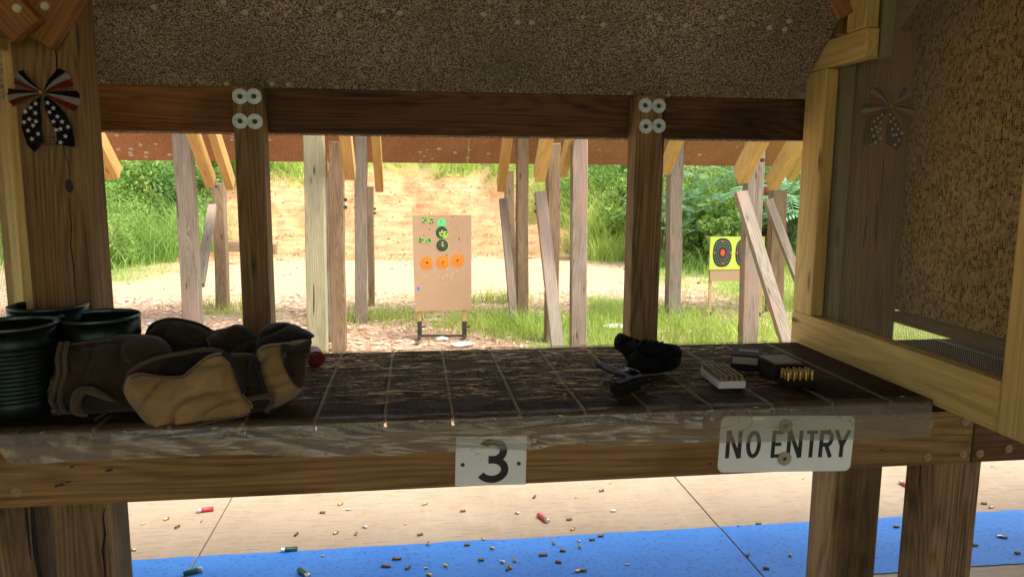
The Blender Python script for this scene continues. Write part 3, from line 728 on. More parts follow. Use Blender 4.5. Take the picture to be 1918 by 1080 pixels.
# NO ENTRY
c0, w_, h_, tl = quad_frame([(1349, 779), (1599, 777), (1594, 881), (1345, 883)], YS)
sg = empty('no_entry_sign', c0, 'white sign with rounded corners reading NO ENTRY on the front rail', 'sign', rot=(0, tl, 0))
plate('sign_plate', rrect(w_, h_, .016), .002, M_white, sg)
GL = {'N': (.62, [[(0, 0), (0, 1)], [(0, 1), (.62, 0)], [(.62, 0), (.62, 1)]]), 'O': (.60, None), 'E': (.50, [[(0, 0), (0, 1)], [(0, .93), (.5, .93)], [(0, .5), (.42, .5)], [(0, .07), (.5, .07)]]),
      'T': (.56, [[(.28, 0), (.28, 1)], [(0, .93), (.56, .93)]]), 'R': (.56, [[(0, 0), (0, 1)], [(0, .93), (.34, .93)]+arc(.34, .70, .2, .23, 90, -90, 12)+[(0, .47)], [(.26, .47), (.55, 0)]]), 'Y': (.62, [[(.31, 0), (.31, .45)], [(.31, .42), (0, 1)], [(.31, .42), (.62, 1)]])}
def letter(ch, x, z, hgt, wx, parent, wd):
    bm = bmesh.new(); gw, st = GL[ch]
    if ch == 'O': stroke(bm, [(p[0]*hgt*wx, p[1]*hgt) for p in arc(.30, .5, .27, .43, 0, 345, 23)], wd, .0005, True)
    else:
        for k, s_ in enumerate(st):
            stroke(bm, [(p[0]*hgt*wx, p[1]*hgt) for p in s_], wd*(1.0 if s_[0][1] != s_[-1][1] or len(s_) > 4 else .85), .0005+.0001*k)
    o = obj('letter', me_bm('letter', bm), M_black, sg if parent is None else parent); o.location = (x, -.0021, z); return gw*hgt*wx
pxm = w_/250
lets = [('N', 1358), ('O', 1394), ('E', 1442), ('N', 1471), ('T', 1503), ('R', 1532), ('Y', 1559)]
hl = 50*pxm*1.0
for ch, u in lets:
    wx = {'N': .80, 'O': .86, 'E': .80, 'T': .86, 'R': .80, 'Y': .92}[ch]
    letter(ch, (u+4.5-1472)*pxm, -h_/2+26*pxm, hl, wx*.87, sg, 7.2*pxm)
for (u, v), m_ in (((1471, 797), M_screw), ((1469, 858), M_screw)):
    o = obj('sign_washer', wash.copy()); o.data.materials.clear(); o.data.materials.append(plain('tan_grey_washer', C(.36, .32, .25), .5, .3, var=.2, vs=80))
    o.scale = (.78, .78, .7); o.rotation_euler = (rad(90), 0, 0); o.location = P(u, v, y=YS-.0025); kid(o, sg); b_ = obj('screw_head', bolt, parent=o); b_.scale = (.8, .8, .6); b_.location = (0, 0, .0035)
# number 3 plate
c0, w_, h_, tl = quad_frame([(853, 817), (986, 816), (985, 905), (853, 910)], YS)
s3 = empty('number_sign', c0, 'square cornered white plate with a black number 3 on the front rail', 'sign', rot=(0, tl, 0))
plate('sign_plate', [(-w_/2, -h_/2), (w_/2, -h_/2), (w_/2, h_/2), (-w_/2, h_/2)], .002, M_white, s3)
px = w_/133
bm = bmesh.new()
stroke(bm, [(x*px, z*px) for x, z in ([(-17.1, 29.2)]+arc(-1, 18, 21, 17.5, 140, -78, 22)+[(3, 1), (-8, 1)])], 14*px, .0005)
stroke(bm, [(x*px, z*px) for x, z in ([(-8, .4), (2, .4)]+arc(-1, -18.5, 24, 19, 80, -150, 26))], 14*px, .0007)
o = obj('digit', me_bm('digit', bm), M_black, s3); o.location = (3*px, -.0021, 2*px)
for du, dv in ((-53, -6), (52.5, -6)):
    o = obj('screw_head', bolt); o.parent = s3; o.location = (du*px, -.002, dv*px); o.rotation_euler = (rad(90), 0, 0); o.scale = (.62, .62, .6)
for ps_, ln in (((-30, 13), 9), ((-22, 2), 4)):
    bm = bmesh.new(); stroke(bm, [(0, 0), (ln*px, ln*.35*px)], .6*px, .0002); o = obj('scratch', me_bm('scratch', bm), M_black, s3); o.location = (ps_[0]*px, -.003, ps_[1]*px)

# ---------------------------------------------------------------- ribbon bows
def bow(u, v, y, label, s=1.0, rotz=0, left=True):
    root = empty('ribbon_bow', P(u, v, y=y), label, 'bow', 'patriotic ribbon bows on the corner posts', rot=(0, 0, rotz))
    def sheet(name, rows, mats, bands, parent, n=14):
        # rows: function t,s -> point ; bands split s
        return
    def loop(a0, a1, L, flip):
        # fan from the knot between two angles, three colour bands; each band its own strip with depth
        r = empty('x', (0, 0, 0), None, None); bpy.data.objects.remove(r)
        bands = [(M_navy, 0, .34), (M_whr, .34, .68), (M_redr, .68, 1)] 
        bm = bmesh.new(); mats = [M_navy, M_whr, M_redr]; NS, NT_ = 9, 10; grid = []
        for i in range(NT_+1):
            t = i/NT_; row = []
            for j in range(NS+1):
                q_ = j/NS; a = rad(a0+(a1-a0)*q_); rr = L*t*(1-.06*(2*q_-1)**2)
                dep = -.012*math.sin(math.pi*t)-.004*math.cos(q_*math.pi*6)*t-.003
                row.append(bm.verts.new((rr*math.cos(a), dep, rr*math.sin(a))))
            grid.append(row)
        for i in range(NT_):
            for j in range(NS):
                f = bm.faces.new((grid[i][j], grid[i][j+1], grid[i+1][j+1], grid[i+1][j])); f.material_index = 0 if j < 3 else (1 if j < 6 else 2)
        bmesh.ops.solidify(bm, geom=bm.faces[:], thickness=.0008)
        o = obj('loop', me_bm('loop', bm, True), mats, root)
    S_ = s
    loop(126, 163, .062*S_, 0); loop(174, 207, .072*S_, 0); loop(55, 13, .066*S_, 0); loop(4, -33, .074*S_, 0)
    def tail(pts, wd, sd):
        bm = bmesh.new(); rows = []; n = len(pts)
        for i, (x, z) in enumerate(pts):
            d = Vector(pts[min(i+1, n-1)])-Vector(pts[max(i-1, 0)]); d.normalize(); nn = Vector((-d.y, d.x)); ww = wd*(.15+.85*min(1, i/(n*.3)))
            rows.append([bm.verts.new((x*S_+nn.x*ww*q_*S_, -.004-.005*math.sin(i*1.3+q_*3+sd)-.002*abs(q_), z*S_+nn.y*ww*q_*S_)) for q_ in (-.5, -.25, 0, .25, .5)])
        for i in range(n-1):
            for j in range(4): bm.faces.new((rows[i][j], rows[i][j+1], rows[i+1][j+1], rows[i+1][j]))
        bmesh.ops.solidify(bm, geom=bm.faces[:], thickness=.0008)
        return obj('tail', me_bm('tail', bm, True), M_navy, root)
    def star(x, z, r, parent, a):
        pts = [((r if k % 2 == 0 else r*.45)*math.cos(a+k*math.pi/5), (r if k % 2 == 0 else r*.45)*math.sin(a+k*math.pi/5)) for k in range(10)]
        o = plate('star', pts, .0006, M_star, parent); o.location = (x*S_, -.0125, z*S_)
    k = .00108
    if left:
        t1 = tail([(-4*k, -8*k), (-16*k, -25*k), (-24*k, -50*k), (-26*k, -70*k), (-22*k, -96*k), (-14*k, -104*k)], .036, 0); t2 = tail([(4*k, -8*k), (12*k, -25*k), (24*k, -48*k), (32*k, -66*k), (36*k, -88*k), (34*k, -102*k)], .036, 2)
    else:
        t1 = tail([(-6*k, -8*k), (-22*k, -20*k), (-38*k, -36*k), (-44*k, -54*k), (-42*k, -74*k), (-38*k, -84*k)], .036, 0); t2 = tail([(4*k, -8*k), (10*k, -25*k), (16*k, -48*k), (20*k, -70*k), (18*k, -86*k), (14*k, -94*k)], .038, 2)
    random.seed(int(u))
    for tt, cx in ((t1, [(-12, -22), (-22, -30), (-32, -38), (-14, -40), (-26, -52), (-36, -58), (-20, -64), (-30, -74), (-14, -56), (-24, -90), (-12, -80)]), (t2, [(10, -20), (20, -30), (12, -38), (26, -46), (18, -56), (34, -56), (30, -70), (22, -72), (44, -66), (38, -84), (28, -96)])):
        for (a, b) in cx:
            if not left: a = a*.95+(-8 if tt is t1 else -8); b = b*.92
            star(a*k, b*k, .0062, tt, random.random()*1.2)
    bm = bmesh.new(); bmesh.ops.create_uvsphere(bm, u_segments=10, v_segments=6, radius=.005*S_); o = obj('gold_knot', me_bm('gold_knot', bm, True), M_gold, root); o.location = (0, -.014, 0)
    if not left:
        o = obj('gold_tie', me_bm('gold_tie', tube([(0, -.014, 0), (.012, -.018, .014), (.02, -.018, .03)], .0016, 6), True), M_gold, root)
    return root
bow(82, 174, 2.012, 'red white and navy ribbon bow with starred tails on left corner post', 1.15)
bow(1663, 200, 2.192, 'red white and navy ribbon bow behind the wire mesh on right post', 1.22, left=False)

# ---------------------------------------------------------------- cans
def can(cx, cy, r, h, label, fill=False):
    root = empty('steel_can', (cx, cy, ZT+.0045), label, 'can', 'open steel cans at the left end of the bench')
    prof = [(r*.97, 0), (r, .004), (r, h*.14)]
    nr = 13
    for k in range(nr):
        z = h*(.16+.62*k/nr); dz = h*.62/nr; prof += [(r, z), (r*.978, z+dz*.35), (r*.978, z+dz*.5), (r, z+dz*.85)]
    prof += [(r, h*.80), (r, h*.985)]
    V, Fc = lathe(prof+[(r*.975, h*.985), (r*.97, h*.02), (.001, h*.02)], 56)
    obj('can_body', me_from('can_body', V, Fc, True), M_can, root)
    V, Fc = lathe([(r*.97, h*.975), (r*.97, h+.001), (r*.99, h+.004), (r*1.018, h+.002), (r*1.018, h*.975), (r*.97, h*.975)], 56)
    obj('rim', me_from('rim', V, Fc, True), M_rim, root)
    return root
def can_px(ul, ur, vtop, cyy, h, label):
    zt2 = ZT+.0045+h
    a = P(ul, vtop, y=cyy); b = P(ur, vtop, y=cyy); return can((a.x+b.x)/2, cyy, (b.x-a.x)/2, h, label)
can_px(-58, 103, 600, 1.80, .203, 'ribbed dark green can nearest the camera at the left edge')
can_px(108, 260, 600, 1.90, .200, 'smooth topped dark green can behind the range bag')
can_px(20, 167, 582, 1.915+.0, .215, 'dark can mostly hidden behind the other two cans')
for o in COL.objects:
    if o.name.startswith('steel_can') and o.get('label', '').startswith('dark can'): o.location = (P(93, 600, y=1.985).x+.0, 1.985, ZT+.0045)

# ---------------------------------------------------------------- bag
def catmull(pts, n=6):
    out = []; N = len(pts)
    for i in range(N):
        p0, p1, p2, p3 = [np.array(pts[(i+k-1) % N], float) for k in range(4)]
        for j in range(n):
            t = j/n; out.append(.5*((2*p1)+(-p0+p2)*t+(2*p0-5*p1+4*p2-p3)*t*t+(-p0+3*p1-3*p2+p3)*t**3))
    return np.array(out)
def puffy(name, pix, y0, lean, T, mat, parent, T2=None, cell=.005, wr=.004, seed=0, rr=None, dip=0):
    "cloth body: outline in photo pixels on a leaning plane through (y0 at bench height), inflated to real depth"
    n_ = Vector((0, 1, -lean)).normalized(); p0 = Vector((0, y0, ZT))
    o3 = [PP(u, v, p0, n_) for u, v in catmull(pix)]
    ey = Vector((0, lean, 1)).normalized()
    Q = np.array([(p.x, (p-p0).dot(ey)) for p in o3]); lo = Q.min(0)-cell; hi = Q.max(0)+cell
    nxx = int((hi[0]-lo[0])/cell)+2; nyy = int((hi[1]-lo[1])/cell)+2
    gx_, gy_ = np.meshgrid(lo[0]+np.arange(nxx)*cell, lo[1]+np.arange(nyy)*cell)
    pts = np.stack([gx_.ravel(), gy_.ravel()], -1); A = Q; B = np.roll(Q, -1, 0)
    AB = B-A; L2 = (AB**2).sum(1)+1e-12
    t = np.clip(((pts[:, None]-A[None])*AB[None]).sum(-1)/L2, 0, 1); near = A[None]+t[..., None]*AB[None]
    dd = np.linalg.norm(pts[:, None]-near, axis=-1); am = dd.argmin(1); dist = dd[np.arange(len(pts)), am]; nearp = near[np.arange(len(pts)), am]
    x, y = pts[:, 0], pts[:, 1]; ins = np.zeros(len(pts), bool)
    for a, b in zip(A, B):
        c = ((a[1] > y) != (b[1] > y)) & (x < (b[0]-a[0])*(y-a[1])/(b[1]-a[1]+1e-15)+a[0]); ins ^= c
    use = ins | (dist < cell*.75); pos = pts.copy(); sn = ~ins; pos[sn] = nearp[sn]; dist[sn] = 0
    near_in = ins & (dist < cell*.3); pos[near_in] = nearp[near_in]; dist[near_in] = 0
    wr = wr*1.35; rr = rr or T*1.3
    k = np.clip(dist/rr, 0, 1); hgt = np.sqrt(1-(1-k)**2)
    V = []; ids = -np.ones((2, len(pts)), int)
    nv_ = Vector((0, -1, lean)).normalized(); T2 = T if T2 is None else T2
    for i in np.nonzero(use)[0]:
        px_, py_ = pos[i]; base = p0+Vector((px_, 0, 0))+ey*py_
        fo = abs(mnoise.noise(Vector((px_*4+py_*5+seed, py_*15-px_*7, seed)))); fo2 = abs(mnoise.noise(Vector((px_*9-py_*3, py_*5+px_*8, seed+3)))); wz = wr*(1.6*mnoise.noise(Vector((px_*9+py_*6, py_*12, seed)))-1.3*math.exp(-fo*22)-.7*math.exp(-fo2*26)+.5*abs(mnoise.noise(Vector((px_*22+py_*14, py_*26-px_*10, seed+9))))+.12*mnoise.noise(Vector((px_*60, py_*60, seed))))
        for s_ in (0, 1):
            if s_ == 1 and dist[i] == 0: ids[1, i] = ids[0, i]; continue
            h = hgt[i]; off = (T*h+wz*4*h) if s_ == 0 else -(T2*h)
            q_ = base+nv_*off; ids[s_, i] = len(V); V.append(q_)
    Fc = []; ii = np.arange(len(pts)).reshape(nyy, nxx)
    for r in range(nyy-1):
        for c in range(nxx-1):
            q4 = (ii[r, c], ii[r, c+1], ii[r+1, c+1], ii[r+1, c])
            if all(use[k_] for k_ in q4) and any(dist[k_] > 0 for k_ in q4):
                f = [ids[0, k_] for k_ in q4]; f2 = [ids[1, k_] for k_ in q4][::-1]
                Fc.append(tuple(f))
                Fc.append(tuple(f2))
    me = me_from(name, V, Fc, True)
    o = obj(name, me, mat); kid(o, parent); return o
def zz(pts): return [(x/2.997, 540+y/2.997) for x, y in pts]
bag = empty('range_bag', (-.45, 1.9, ZT+.005), 'unzipped tan and brown canvas range bag slumped on the left of the bench', 'bag')
puffy('back_body', zz([(245, 400), (270, 345), (350, 297), (600, 262), (860, 262), (960, 330), (1000, 520), (900, 690), (720, 700), (560, 712), (440, 722), (300, 718), (205, 700), (192, 665), (245, 610), (292, 535), (255, 460)]), 1.80, .35, .07, M_brn, bag, T2=.05, seed=1, wr=.003)
puffy('top_flap', zz([(815, 280), (845, 212), (900, 180), (970, 170), (1050, 180), (1120, 202), (1190, 240), (1260, 300), (1290, 400), (1100, 470), (860, 440)]), 1.93, .2, .05, M_brn, bag, seed=2, wr=.004)
puffy('middle_flap', zz([(1160, 250), (1270, 218), (1325, 200), (1380, 212), (1425, 250), (1450, 320), (1400, 440), (1240, 440), (1180, 330)]), 1.90, .2, .035, M_brn, bag, seed=3)
puffy('end_flap', zz([(1445, 275), (1480, 215), (1550, 190), (1630, 194), (1700, 222), (1766, 262), (1745, 295), (1735, 400), (1640, 480), (1480, 440), (1440, 340)]), 1.87, .2, .04, M_lin, bag, seed=4, wr=.005)
puffy('pocket_lining', zz([(720, 500), (745, 455), (850, 400), (1000, 368), (1180, 342), (1280, 360), (1330, 440), (1300, 600), (1000, 640), (760, 600)]), 1.80, .2, .03, M_brn, bag, seed=5)
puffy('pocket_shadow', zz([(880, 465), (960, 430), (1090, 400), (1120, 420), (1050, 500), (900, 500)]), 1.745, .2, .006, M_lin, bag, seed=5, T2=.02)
puffy('front_pocket', zz([(712, 520), (740, 480), (800, 472), (900, 486), (1020, 486), (1070, 450), (1130, 400), (1190, 366), (1250, 362), (1305, 420), (1345, 520), (1375, 600), (1420, 650), (1400, 700), (1320, 735), (1100, 780), (960, 815), (895, 828), (830, 765), (750, 670), (705, 590)]), 1.715, .28, .055, M_tan, bag, T2=.04, seed=6, wr=.0042, rr=.06)
puffy('side_panel', zz([(1270, 372), (1330, 360), (1420, 365), (1470, 420), (1490, 560), (1530, 640), (1480, 692), (1400, 690), (1350, 640), (1365, 560), (1330, 450)]), 1.765, .2, .04, M_brn, bag, seed=7)
puffy('end_pocket', zz([(1440, 370), (1465, 325), (1520, 308), (1585, 304), (1740, 290), (1715, 400), (1705, 530), (1665, 600), (1560, 670), (1470, 700), (1490, 620), (1450, 500)]), 1.80, .15, .05, M_tan, bag, seed=8, rr=.045)
puffy('end_trim', zz([(1582, 308), (1650, 318), (1748, 290), (1722, 400), (1706, 545), (1660, 548), (1600, 440), (1578, 370)]), 1.752, .15, .010, M_brn, bag, seed=9, T2=.04, wr=.001)
def ribbon(name, pix, y, r, mat, lean=0, flat=.0):
    n_ = Vector((0, 1, -lean)).normalized()
    pts = [PP(a, b, Vector((0, y, ZT)), n_) for a, b in zz(pix)]
    # resample smooth
    P3 = []
    for i in range(len(pts)-1):
        p0 = pts[max(i-1, 0)]; p1 = pts[i]; p2 = pts[i+1]; p3 = pts[min(i+2, len(pts)-1)]
        for j in range(5):
            t = j/5; P3.append(.5*((2*p1)+(p2-p0)*t+(2*p0-5*p1+4*p2-p3)*t*t+(3*p1-p0-3*p2+p3)*t**3))
    P3.append(pts[-1]); o = obj(name, me_bm(name, tube(P3, r, 8), True), mat); kid(o, bag); return o
M_zip = plain('black_zip', C(.006, .005, .004), .8, bump=.8, bs=700)
ribbon('zip', [(1250, 362), (1305, 415), (1345, 510), (1372, 590)], 1.668, .0055, M_zip, .26)
ribbon('zip', [(1400, 375), (1435, 440), (1465, 520), (1492, 585)], 1.722, .006, M_zip, .2)
ribbon('zip', [(1582, 370), (1640, 368), (1735, 352)], 1.736, .004, M_zip, .15)
ribbon('zip_pull', [(1605, 375), (1612, 430), (1640, 500)], 1.73, .0045, M_zip, .15)
ribbon('zip_pull', [(1410, 385), (1404, 440), (1395, 500)], 1.71, .0045, M_zip, .15)
ribbon('zip_pull', [(1592, 360), (1604, 385)], 1.726, .005, M_bolt, .15)
ribbon('piping', [(712, 600), (698, 560), (715, 500), (745, 455), (850, 400), (1000, 366), (1180, 342), (1260, 362)], 1.735, .0045, M_pip, .26)
ribbon('piping', [(345, 300), (325, 380), (330, 470), (300, 580), (290, 640), (340, 700)], 1.725, .0055, M_pip, .35)
ribbon('piping', [(380, 296), (362, 380), (366, 470), (345, 560), (338, 640), (372, 700)], 1.722, .0055, M_pip, .35)
ribbon('piping', [(282, 345), (248, 390), (255, 460), (292, 530), (250, 605)], 1.745, .005, M_pip, .35)
ribbon('piping', [(815, 280), (845, 214), (900, 183), (970, 172), (1050, 184), (1120, 204), (1190, 240)], 1.905, .0045, M_lin, .2)
puffy('loose_flap', zz([(392, 670), (400, 605), (430, 562), (480, 548), (550, 562), (655, 634), (600, 628), (530, 604), (485, 596), (458, 632), (462, 680), (500, 715), (440, 716), (405, 700)]), 1.70, .3, .012, M_pip, bag, seed=14, wr=.001, cell=.0035)
for st_ in ([(735, 505), (800, 486), (900, 498), (1020, 500), (1080, 455), (1180, 385), (1245, 376)], [(1292, 430), (1330, 520), (1360, 600), (1405, 655)], [(1460, 345), (1520, 325), (1575, 320)], [(900, 815), (1100, 768), (1320, 722)], [(1575, 310), (1578, 370), (1600, 445), (1655, 545)], [(620, 290), (500, 300), (400, 312)]):
    ribbon('stitching', st_, 1.668 if st_[0][0] < 1400 else 1.735, .0016, M_pip, .27 if st_[0][0] < 1400 else .15)
ribbon('strap', [(660, 640), (600, 690), (530, 740)], 1.69, .003, M_lin, .1)
ribbon('strap', [(1350, 640), (1420, 615), (1510, 605), (1530, 640), (1490, 690)], 1.725, .006, M_pip, .1)
bm = bmesh.new(); bmesh.ops.create_uvsphere(bm, u_segments=12, v_segments=8, radius=.007); o = obj('rivet', me_bm('rivet', bm, True), M_bolt); o.location = P(102, 769, y=1.675); kid(o, bag)
# dark red thing beside the bag
a = P(590, 690, z=ZT+.003)
bm = bmesh.new(); bm_cyl(bm, (0, -.025, 0), (0, .03, 0), .026, .024, 10); bm_cyl(bm, (0, -.03, 0), (0, -.025, 0), .02, .026, 10); bmesh.ops.bevel(bm, geom=bm.edges[:], offset=.003, segments=2, affect='EDGES')
rd = tag(obj('red_cap', me_bm('red_cap', bm, True), M_redcap), 'dark red plastic cap poking out behind the right end of the bag', 'cap'); rd.location = (a.x-.003, a.y+.03, ZT+.031); rd.rotation_euler = (.15, .3, .35)

# ---------------------------------------------------------------- revolver, holster
def poly_extrude(bm, pts, z0, z1):
    f = bm.faces.new([bm.verts.new((x, y, z0)) for x, y in pts]); r = bmesh.ops.extrude_face_region(bm, geom=[f])
    for v in [g for g in r['geom'] if isinstance(g, bmesh.types.BMVert)]: v.co.z = z1
rp0 = P(1112, 686, z=ZT+.02); rp1 = P(1180, 712, z=ZT+.02)
ang = math.atan2(rp1.y-rp0.y, rp1.x-rp0.x)
rv_ = 1.15
rv = empty('revolver', (rp1.x, rp1.y, ZT+.006), 'black steel revolver lying on its side with the cylinder in view', 'revolver', rot=(0, 0, ang+math.pi)); rv.scale = (rv_,)*3
# local: +X muzzle, +Y towards grip side, z up
bm = bmesh.new(); bm_cyl(bm, (.02, 0, .022), (.125, 0, .022), .0085, .0078, 18); bm_cyl(bm, (.02, .012, .022), (.085, .012, .022), .005, .005, 12); bm_box(bm, (.075, -.010, .022), (.10, .005, .006)); bm_box(bm, (.118, -.015, .022), (.012, .006, .003))
obj('barrel', me_bm('barrel', bm, True), M_steel, rv)
bm = bmesh.new(); poly_extrude(bm, [(.028, -.014), (.028, .02), (.018, .026), (-.022, .028), (-.034, .04), (-.052, .03), (-.046, .006), (-.036, -.006), (-.026, -.016)], .012, .032); bmesh.ops.recalc_face_normals(bm, faces=bm.faces); bmesh.ops.bevel(bm, geom=bm.edges[:], offset=.0018, segments=2, affect='EDGES')
obj('frame', me_bm('frame', bm, True), M_steel, rv)
V, Fc = [], []; seg = 36
prof = [(-.020, .85), (-.018, 1), (.006, 1), (.008, 1), (.018, .98), (.020, .86)]
for i, (x, s_) in enumerate(prof):
    for k in range(seg):
        a_ = 2*math.pi*k/seg; r = .0185*s_; 
        if i >= 3 or i == 2: r -= (.0028 if (i >= 3) else 0)*max(0, math.cos(6*a_))**2
        V.append((x, r*math.cos(a_), .022+r*math.sin(a_)))
for i in range(len(prof)-1):
    for k in range(seg): Fc.append((i*seg+k, i*seg+(k+1) % seg, (i+1)*seg+(k+1) % seg, (i+1)*seg+k))
Fc.append(tuple(range(seg))); Fc.append(tuple((len(prof)-1)*seg+k for k in range(seg)))
obj('cylinder_drum', me_from('cylinder_drum', V, Fc, True), plain('worn_gun_steel', C(.012, .011, .010), .35, .4), rv)
obj('trigger_guard', me_bm('trigger_guard', tube([(.016, .026, .022), (.014, .042, .022), (.0, .052, .022), (-.018, .05, .022), (-.03, .038, .022)], .0026, 8), True), M_steel, rv)
obj('trigger', me_bm('trigger', tube([(-.006, .026, .022), (-.002, .036, .022), (.002, .044, .022)], .002, 6), True), M_nick, rv)
obj('hammer', me_bm('hammer', tube([(-.034, -.006, .022), (-.044, -.016, .022), (-.052, -.016, .022)], .003, 8), True), M_steel, rv)
bm = bmesh.new(); poly_extrude(bm, [(-.030, .036), (-.050, .014), (-.062, .012), (-.074, .05), (-.09, .092), (-.062, .104), (-.05, .078), (-.046, .056)], .007, .037); bmesh.ops.recalc_face_normals(bm, faces=bm.faces); bmesh.ops.bevel(bm, geom=bm.edges[:], offset=.007, segments=3, affect='EDGES')
obj('grip', me_bm('grip', bm, True), M_grip, rv)
# holster
hs = empty('holster', P(1215, 690, z=ZT), 'black nylon holster heaped behind the revolver on the bench', 'holster')
puffy('holster_pouch', [(1150, 640), (1153, 630), (1162, 623), (1180, 630), (1205, 638), (1240, 642), (1243, 650), (1240, 668), (1215, 690), (1185, 690), (1168, 665), (1152, 652)], 2.02, .3, .02, M_nylon, hs, seed=11, wr=.006)
puffy('belt_flap', [(1190, 655), (1215, 640), (1240, 642), (1268, 646), (1276, 655), (1274, 680), (1262, 692), (1235, 698), (1205, 700), (1180, 694), (1176, 672)], 1.95, .35, .022, M_nylon, hs, seed=12, wr=.007)
for k in range(4): o = obj('stitched_band', me_bm('stitched_band', tube([P(1196+k*10, 647+k*1.5, y=1.975), P(1203+k*10, 638+k*1.2, y=1.985), P(1212+k*10, 636+k*1.5, y=1.995)], .003, 6), True), M_grip); kid(o, hs)

# ---------------------------------------------------------------- ammunition
def cart(r=.0047, h=.027):
    V, Fc = lathe([(.0001, h), (r*.45, h), (r*.46, h-.0004), (r*.98, h-.0004), (r, h-.001), (r, h-.0022), (r*.86, h-.0028), (r*.9, h-.004), (r*.9, 0)], 12)
    return me_from('cartridge', V, Fc, True)
cm = cart(); cm.materials.append(M_brass)
cm2 = cart(); cm2.materials.append(plain('dull_tan_cartridge', C(.26, .2, .12), .35, .8, var=.3))
def tray(name, corner, xdir_to, nr, ncol, pitch, hgt, mat, label, lift, cmesh, clabel, grp, off=.0):
    a = corner; d = (xdir_to-corner); ang = math.atan2(d.y, d.x)
    w_ = ncol*pitch+.004; l_ = nr*pitch+.004
    root = empty(name, (a.x, a.y, ZT+.0055), label, 'ammunition tray', rot=(0, 0, ang))
    bm = bmesh.new(); bm_box(bm, (w_/2, l_/2, hgt/2), (w_, l_, hgt)); bmesh.ops.bevel(bm, geom=bm.edges[:], offset=.002, segments=2, affect='EDGES')
    obj('tray_body', me_bm('tray_body', bm, True), mat, root)
    M = Matrix.Rotation(ang, 3, 'Z')
    for j in range(nr):
        for i in range(ncol):
            p = M @ Vector((.002+pitch*(i+.5), .002+pitch*(j+.5), 0)); o = obj('cartridge', cmesh)
            o.location = (a.x+p.x, a.y+p.y, ZT+.0055+lift+random.uniform(-.0006, .0006)); o.rotation_euler = (random.uniform(-.03, .03), random.uniform(-.03, .03), 0)
            od = ['first', 'second', 'third', 'fourth', 'fifth', 'sixth', 'seventh', 'eighth', 'ninth', 'tenth']
            tag(o, f"{clabel}, {od[j]} row from the front, {od[i]} from left", 'cartridge', grp)
    return root, w_, l_, ang
a = P(1346, 728, z=ZT+.0055); b = P(1397, 727, z=ZT+.0055)
tray('white_ammo_tray', a, b, 10, 5, (b-a).length/5.3, .019, M_whitep, 'white plastic ammunition tray full of upright cartridges on the bench', .006, cm2, 'small cartridge in the white tray', 'cartridges standing in the white tray')
a = P(1472, 724, z=ZT+.0055); b = P(1532, 722, z=ZT+.0055)
rt, w2, l2, ang2 = tray('black_ammo_tray', a, b, 3, 5, (b-a).length/5.4, .014, M_gunk, 'black ammunition tray slid out of its carton, showing bright brass', .013, cm, 'bright brass cartridge standing in the black tray', 'cartridges standing in the black tray')
# black sleeve behind
def boxy(name, c, s, rotz, mat, parent=None, bev=.0015, tilt=0):
    bm = bmesh.new(); bm_box(bm, (0, 0, 0), s); bmesh.ops.bevel(bm, geom=bm.edges[:], offset=bev, segments=2, affect='EDGES')
    o = obj(name, me_bm(name, bm, False), mat); o.location = c; o.rotation_euler = (tilt, 0, rotz)
    if parent: kid(o, parent)
    return o
q_ = P(1470, 700, z=ZT+.03)
sl = empty('ammo_carton', (q_.x, q_.y+.08, ZT+.005), 'open black carton with a gold brown lid behind the brass cartridges', 'carton')
M2 = Matrix.Rotation(ang2, 3, 'Z')
def loc2(x, y, z): p = M2 @ Vector((x, y, 0)); return (a.x+p.x, a.y+p.y, ZT+.0055+z)
boxy('carton_sleeve', loc2(w2/2, l2+.055, .021), (w2+.006, .10, .040), ang2+.0, M_gunk, sl)
boxy('carton_lid', loc2(w2/2-.006, l2+.055, .0455), (w2-.008, .095, .005), ang2+.02, M_khaki, sl)
boxy('carton_flap', loc2(w2/2, -.012, .003), (w2+.012, .02, .003), ang2+.03, M_gunk, sl)
# dark carton with faded red label and pale end
a3 = P(1361, 684, z=ZT+.004); b3 = P(1402, 690, z=ZT+.004)
cx = P(1400, 680, z=ZT+.02); an3 = -.10
ct = empty('ammo_carton', (cx.x, cx.y, ZT+.005), 'closed dark carton with faded red label and pale end flap', 'carton', rot=(0, 0, 0))
boxy('carton_body', (cx.x+.012, cx.y+.03, ZT+.028), (.085, .12, .042), an3-.35, M_gunk, ct)
Mr = Matrix.Rotation(an3-.35, 3, 'Z')
p = Mr @ Vector((.004, .0, 0)); boxy('red_label', (cx.x+.012+p.x, cx.y+.03+p.y, ZT+.0497), (.055, .035, .0014), an3-.35, M_cartred, ct, bev=.0003)
p = Mr @ Vector((0, -.0612, 0)); boxy('end_flap', (cx.x+.012+p.x, cx.y+.03+p.y, ZT+.034), (.079, .0016, .020), an3-.35, plain('pale_grey_card', C(.26, .26, .2), .7), ct, bev=.0003)

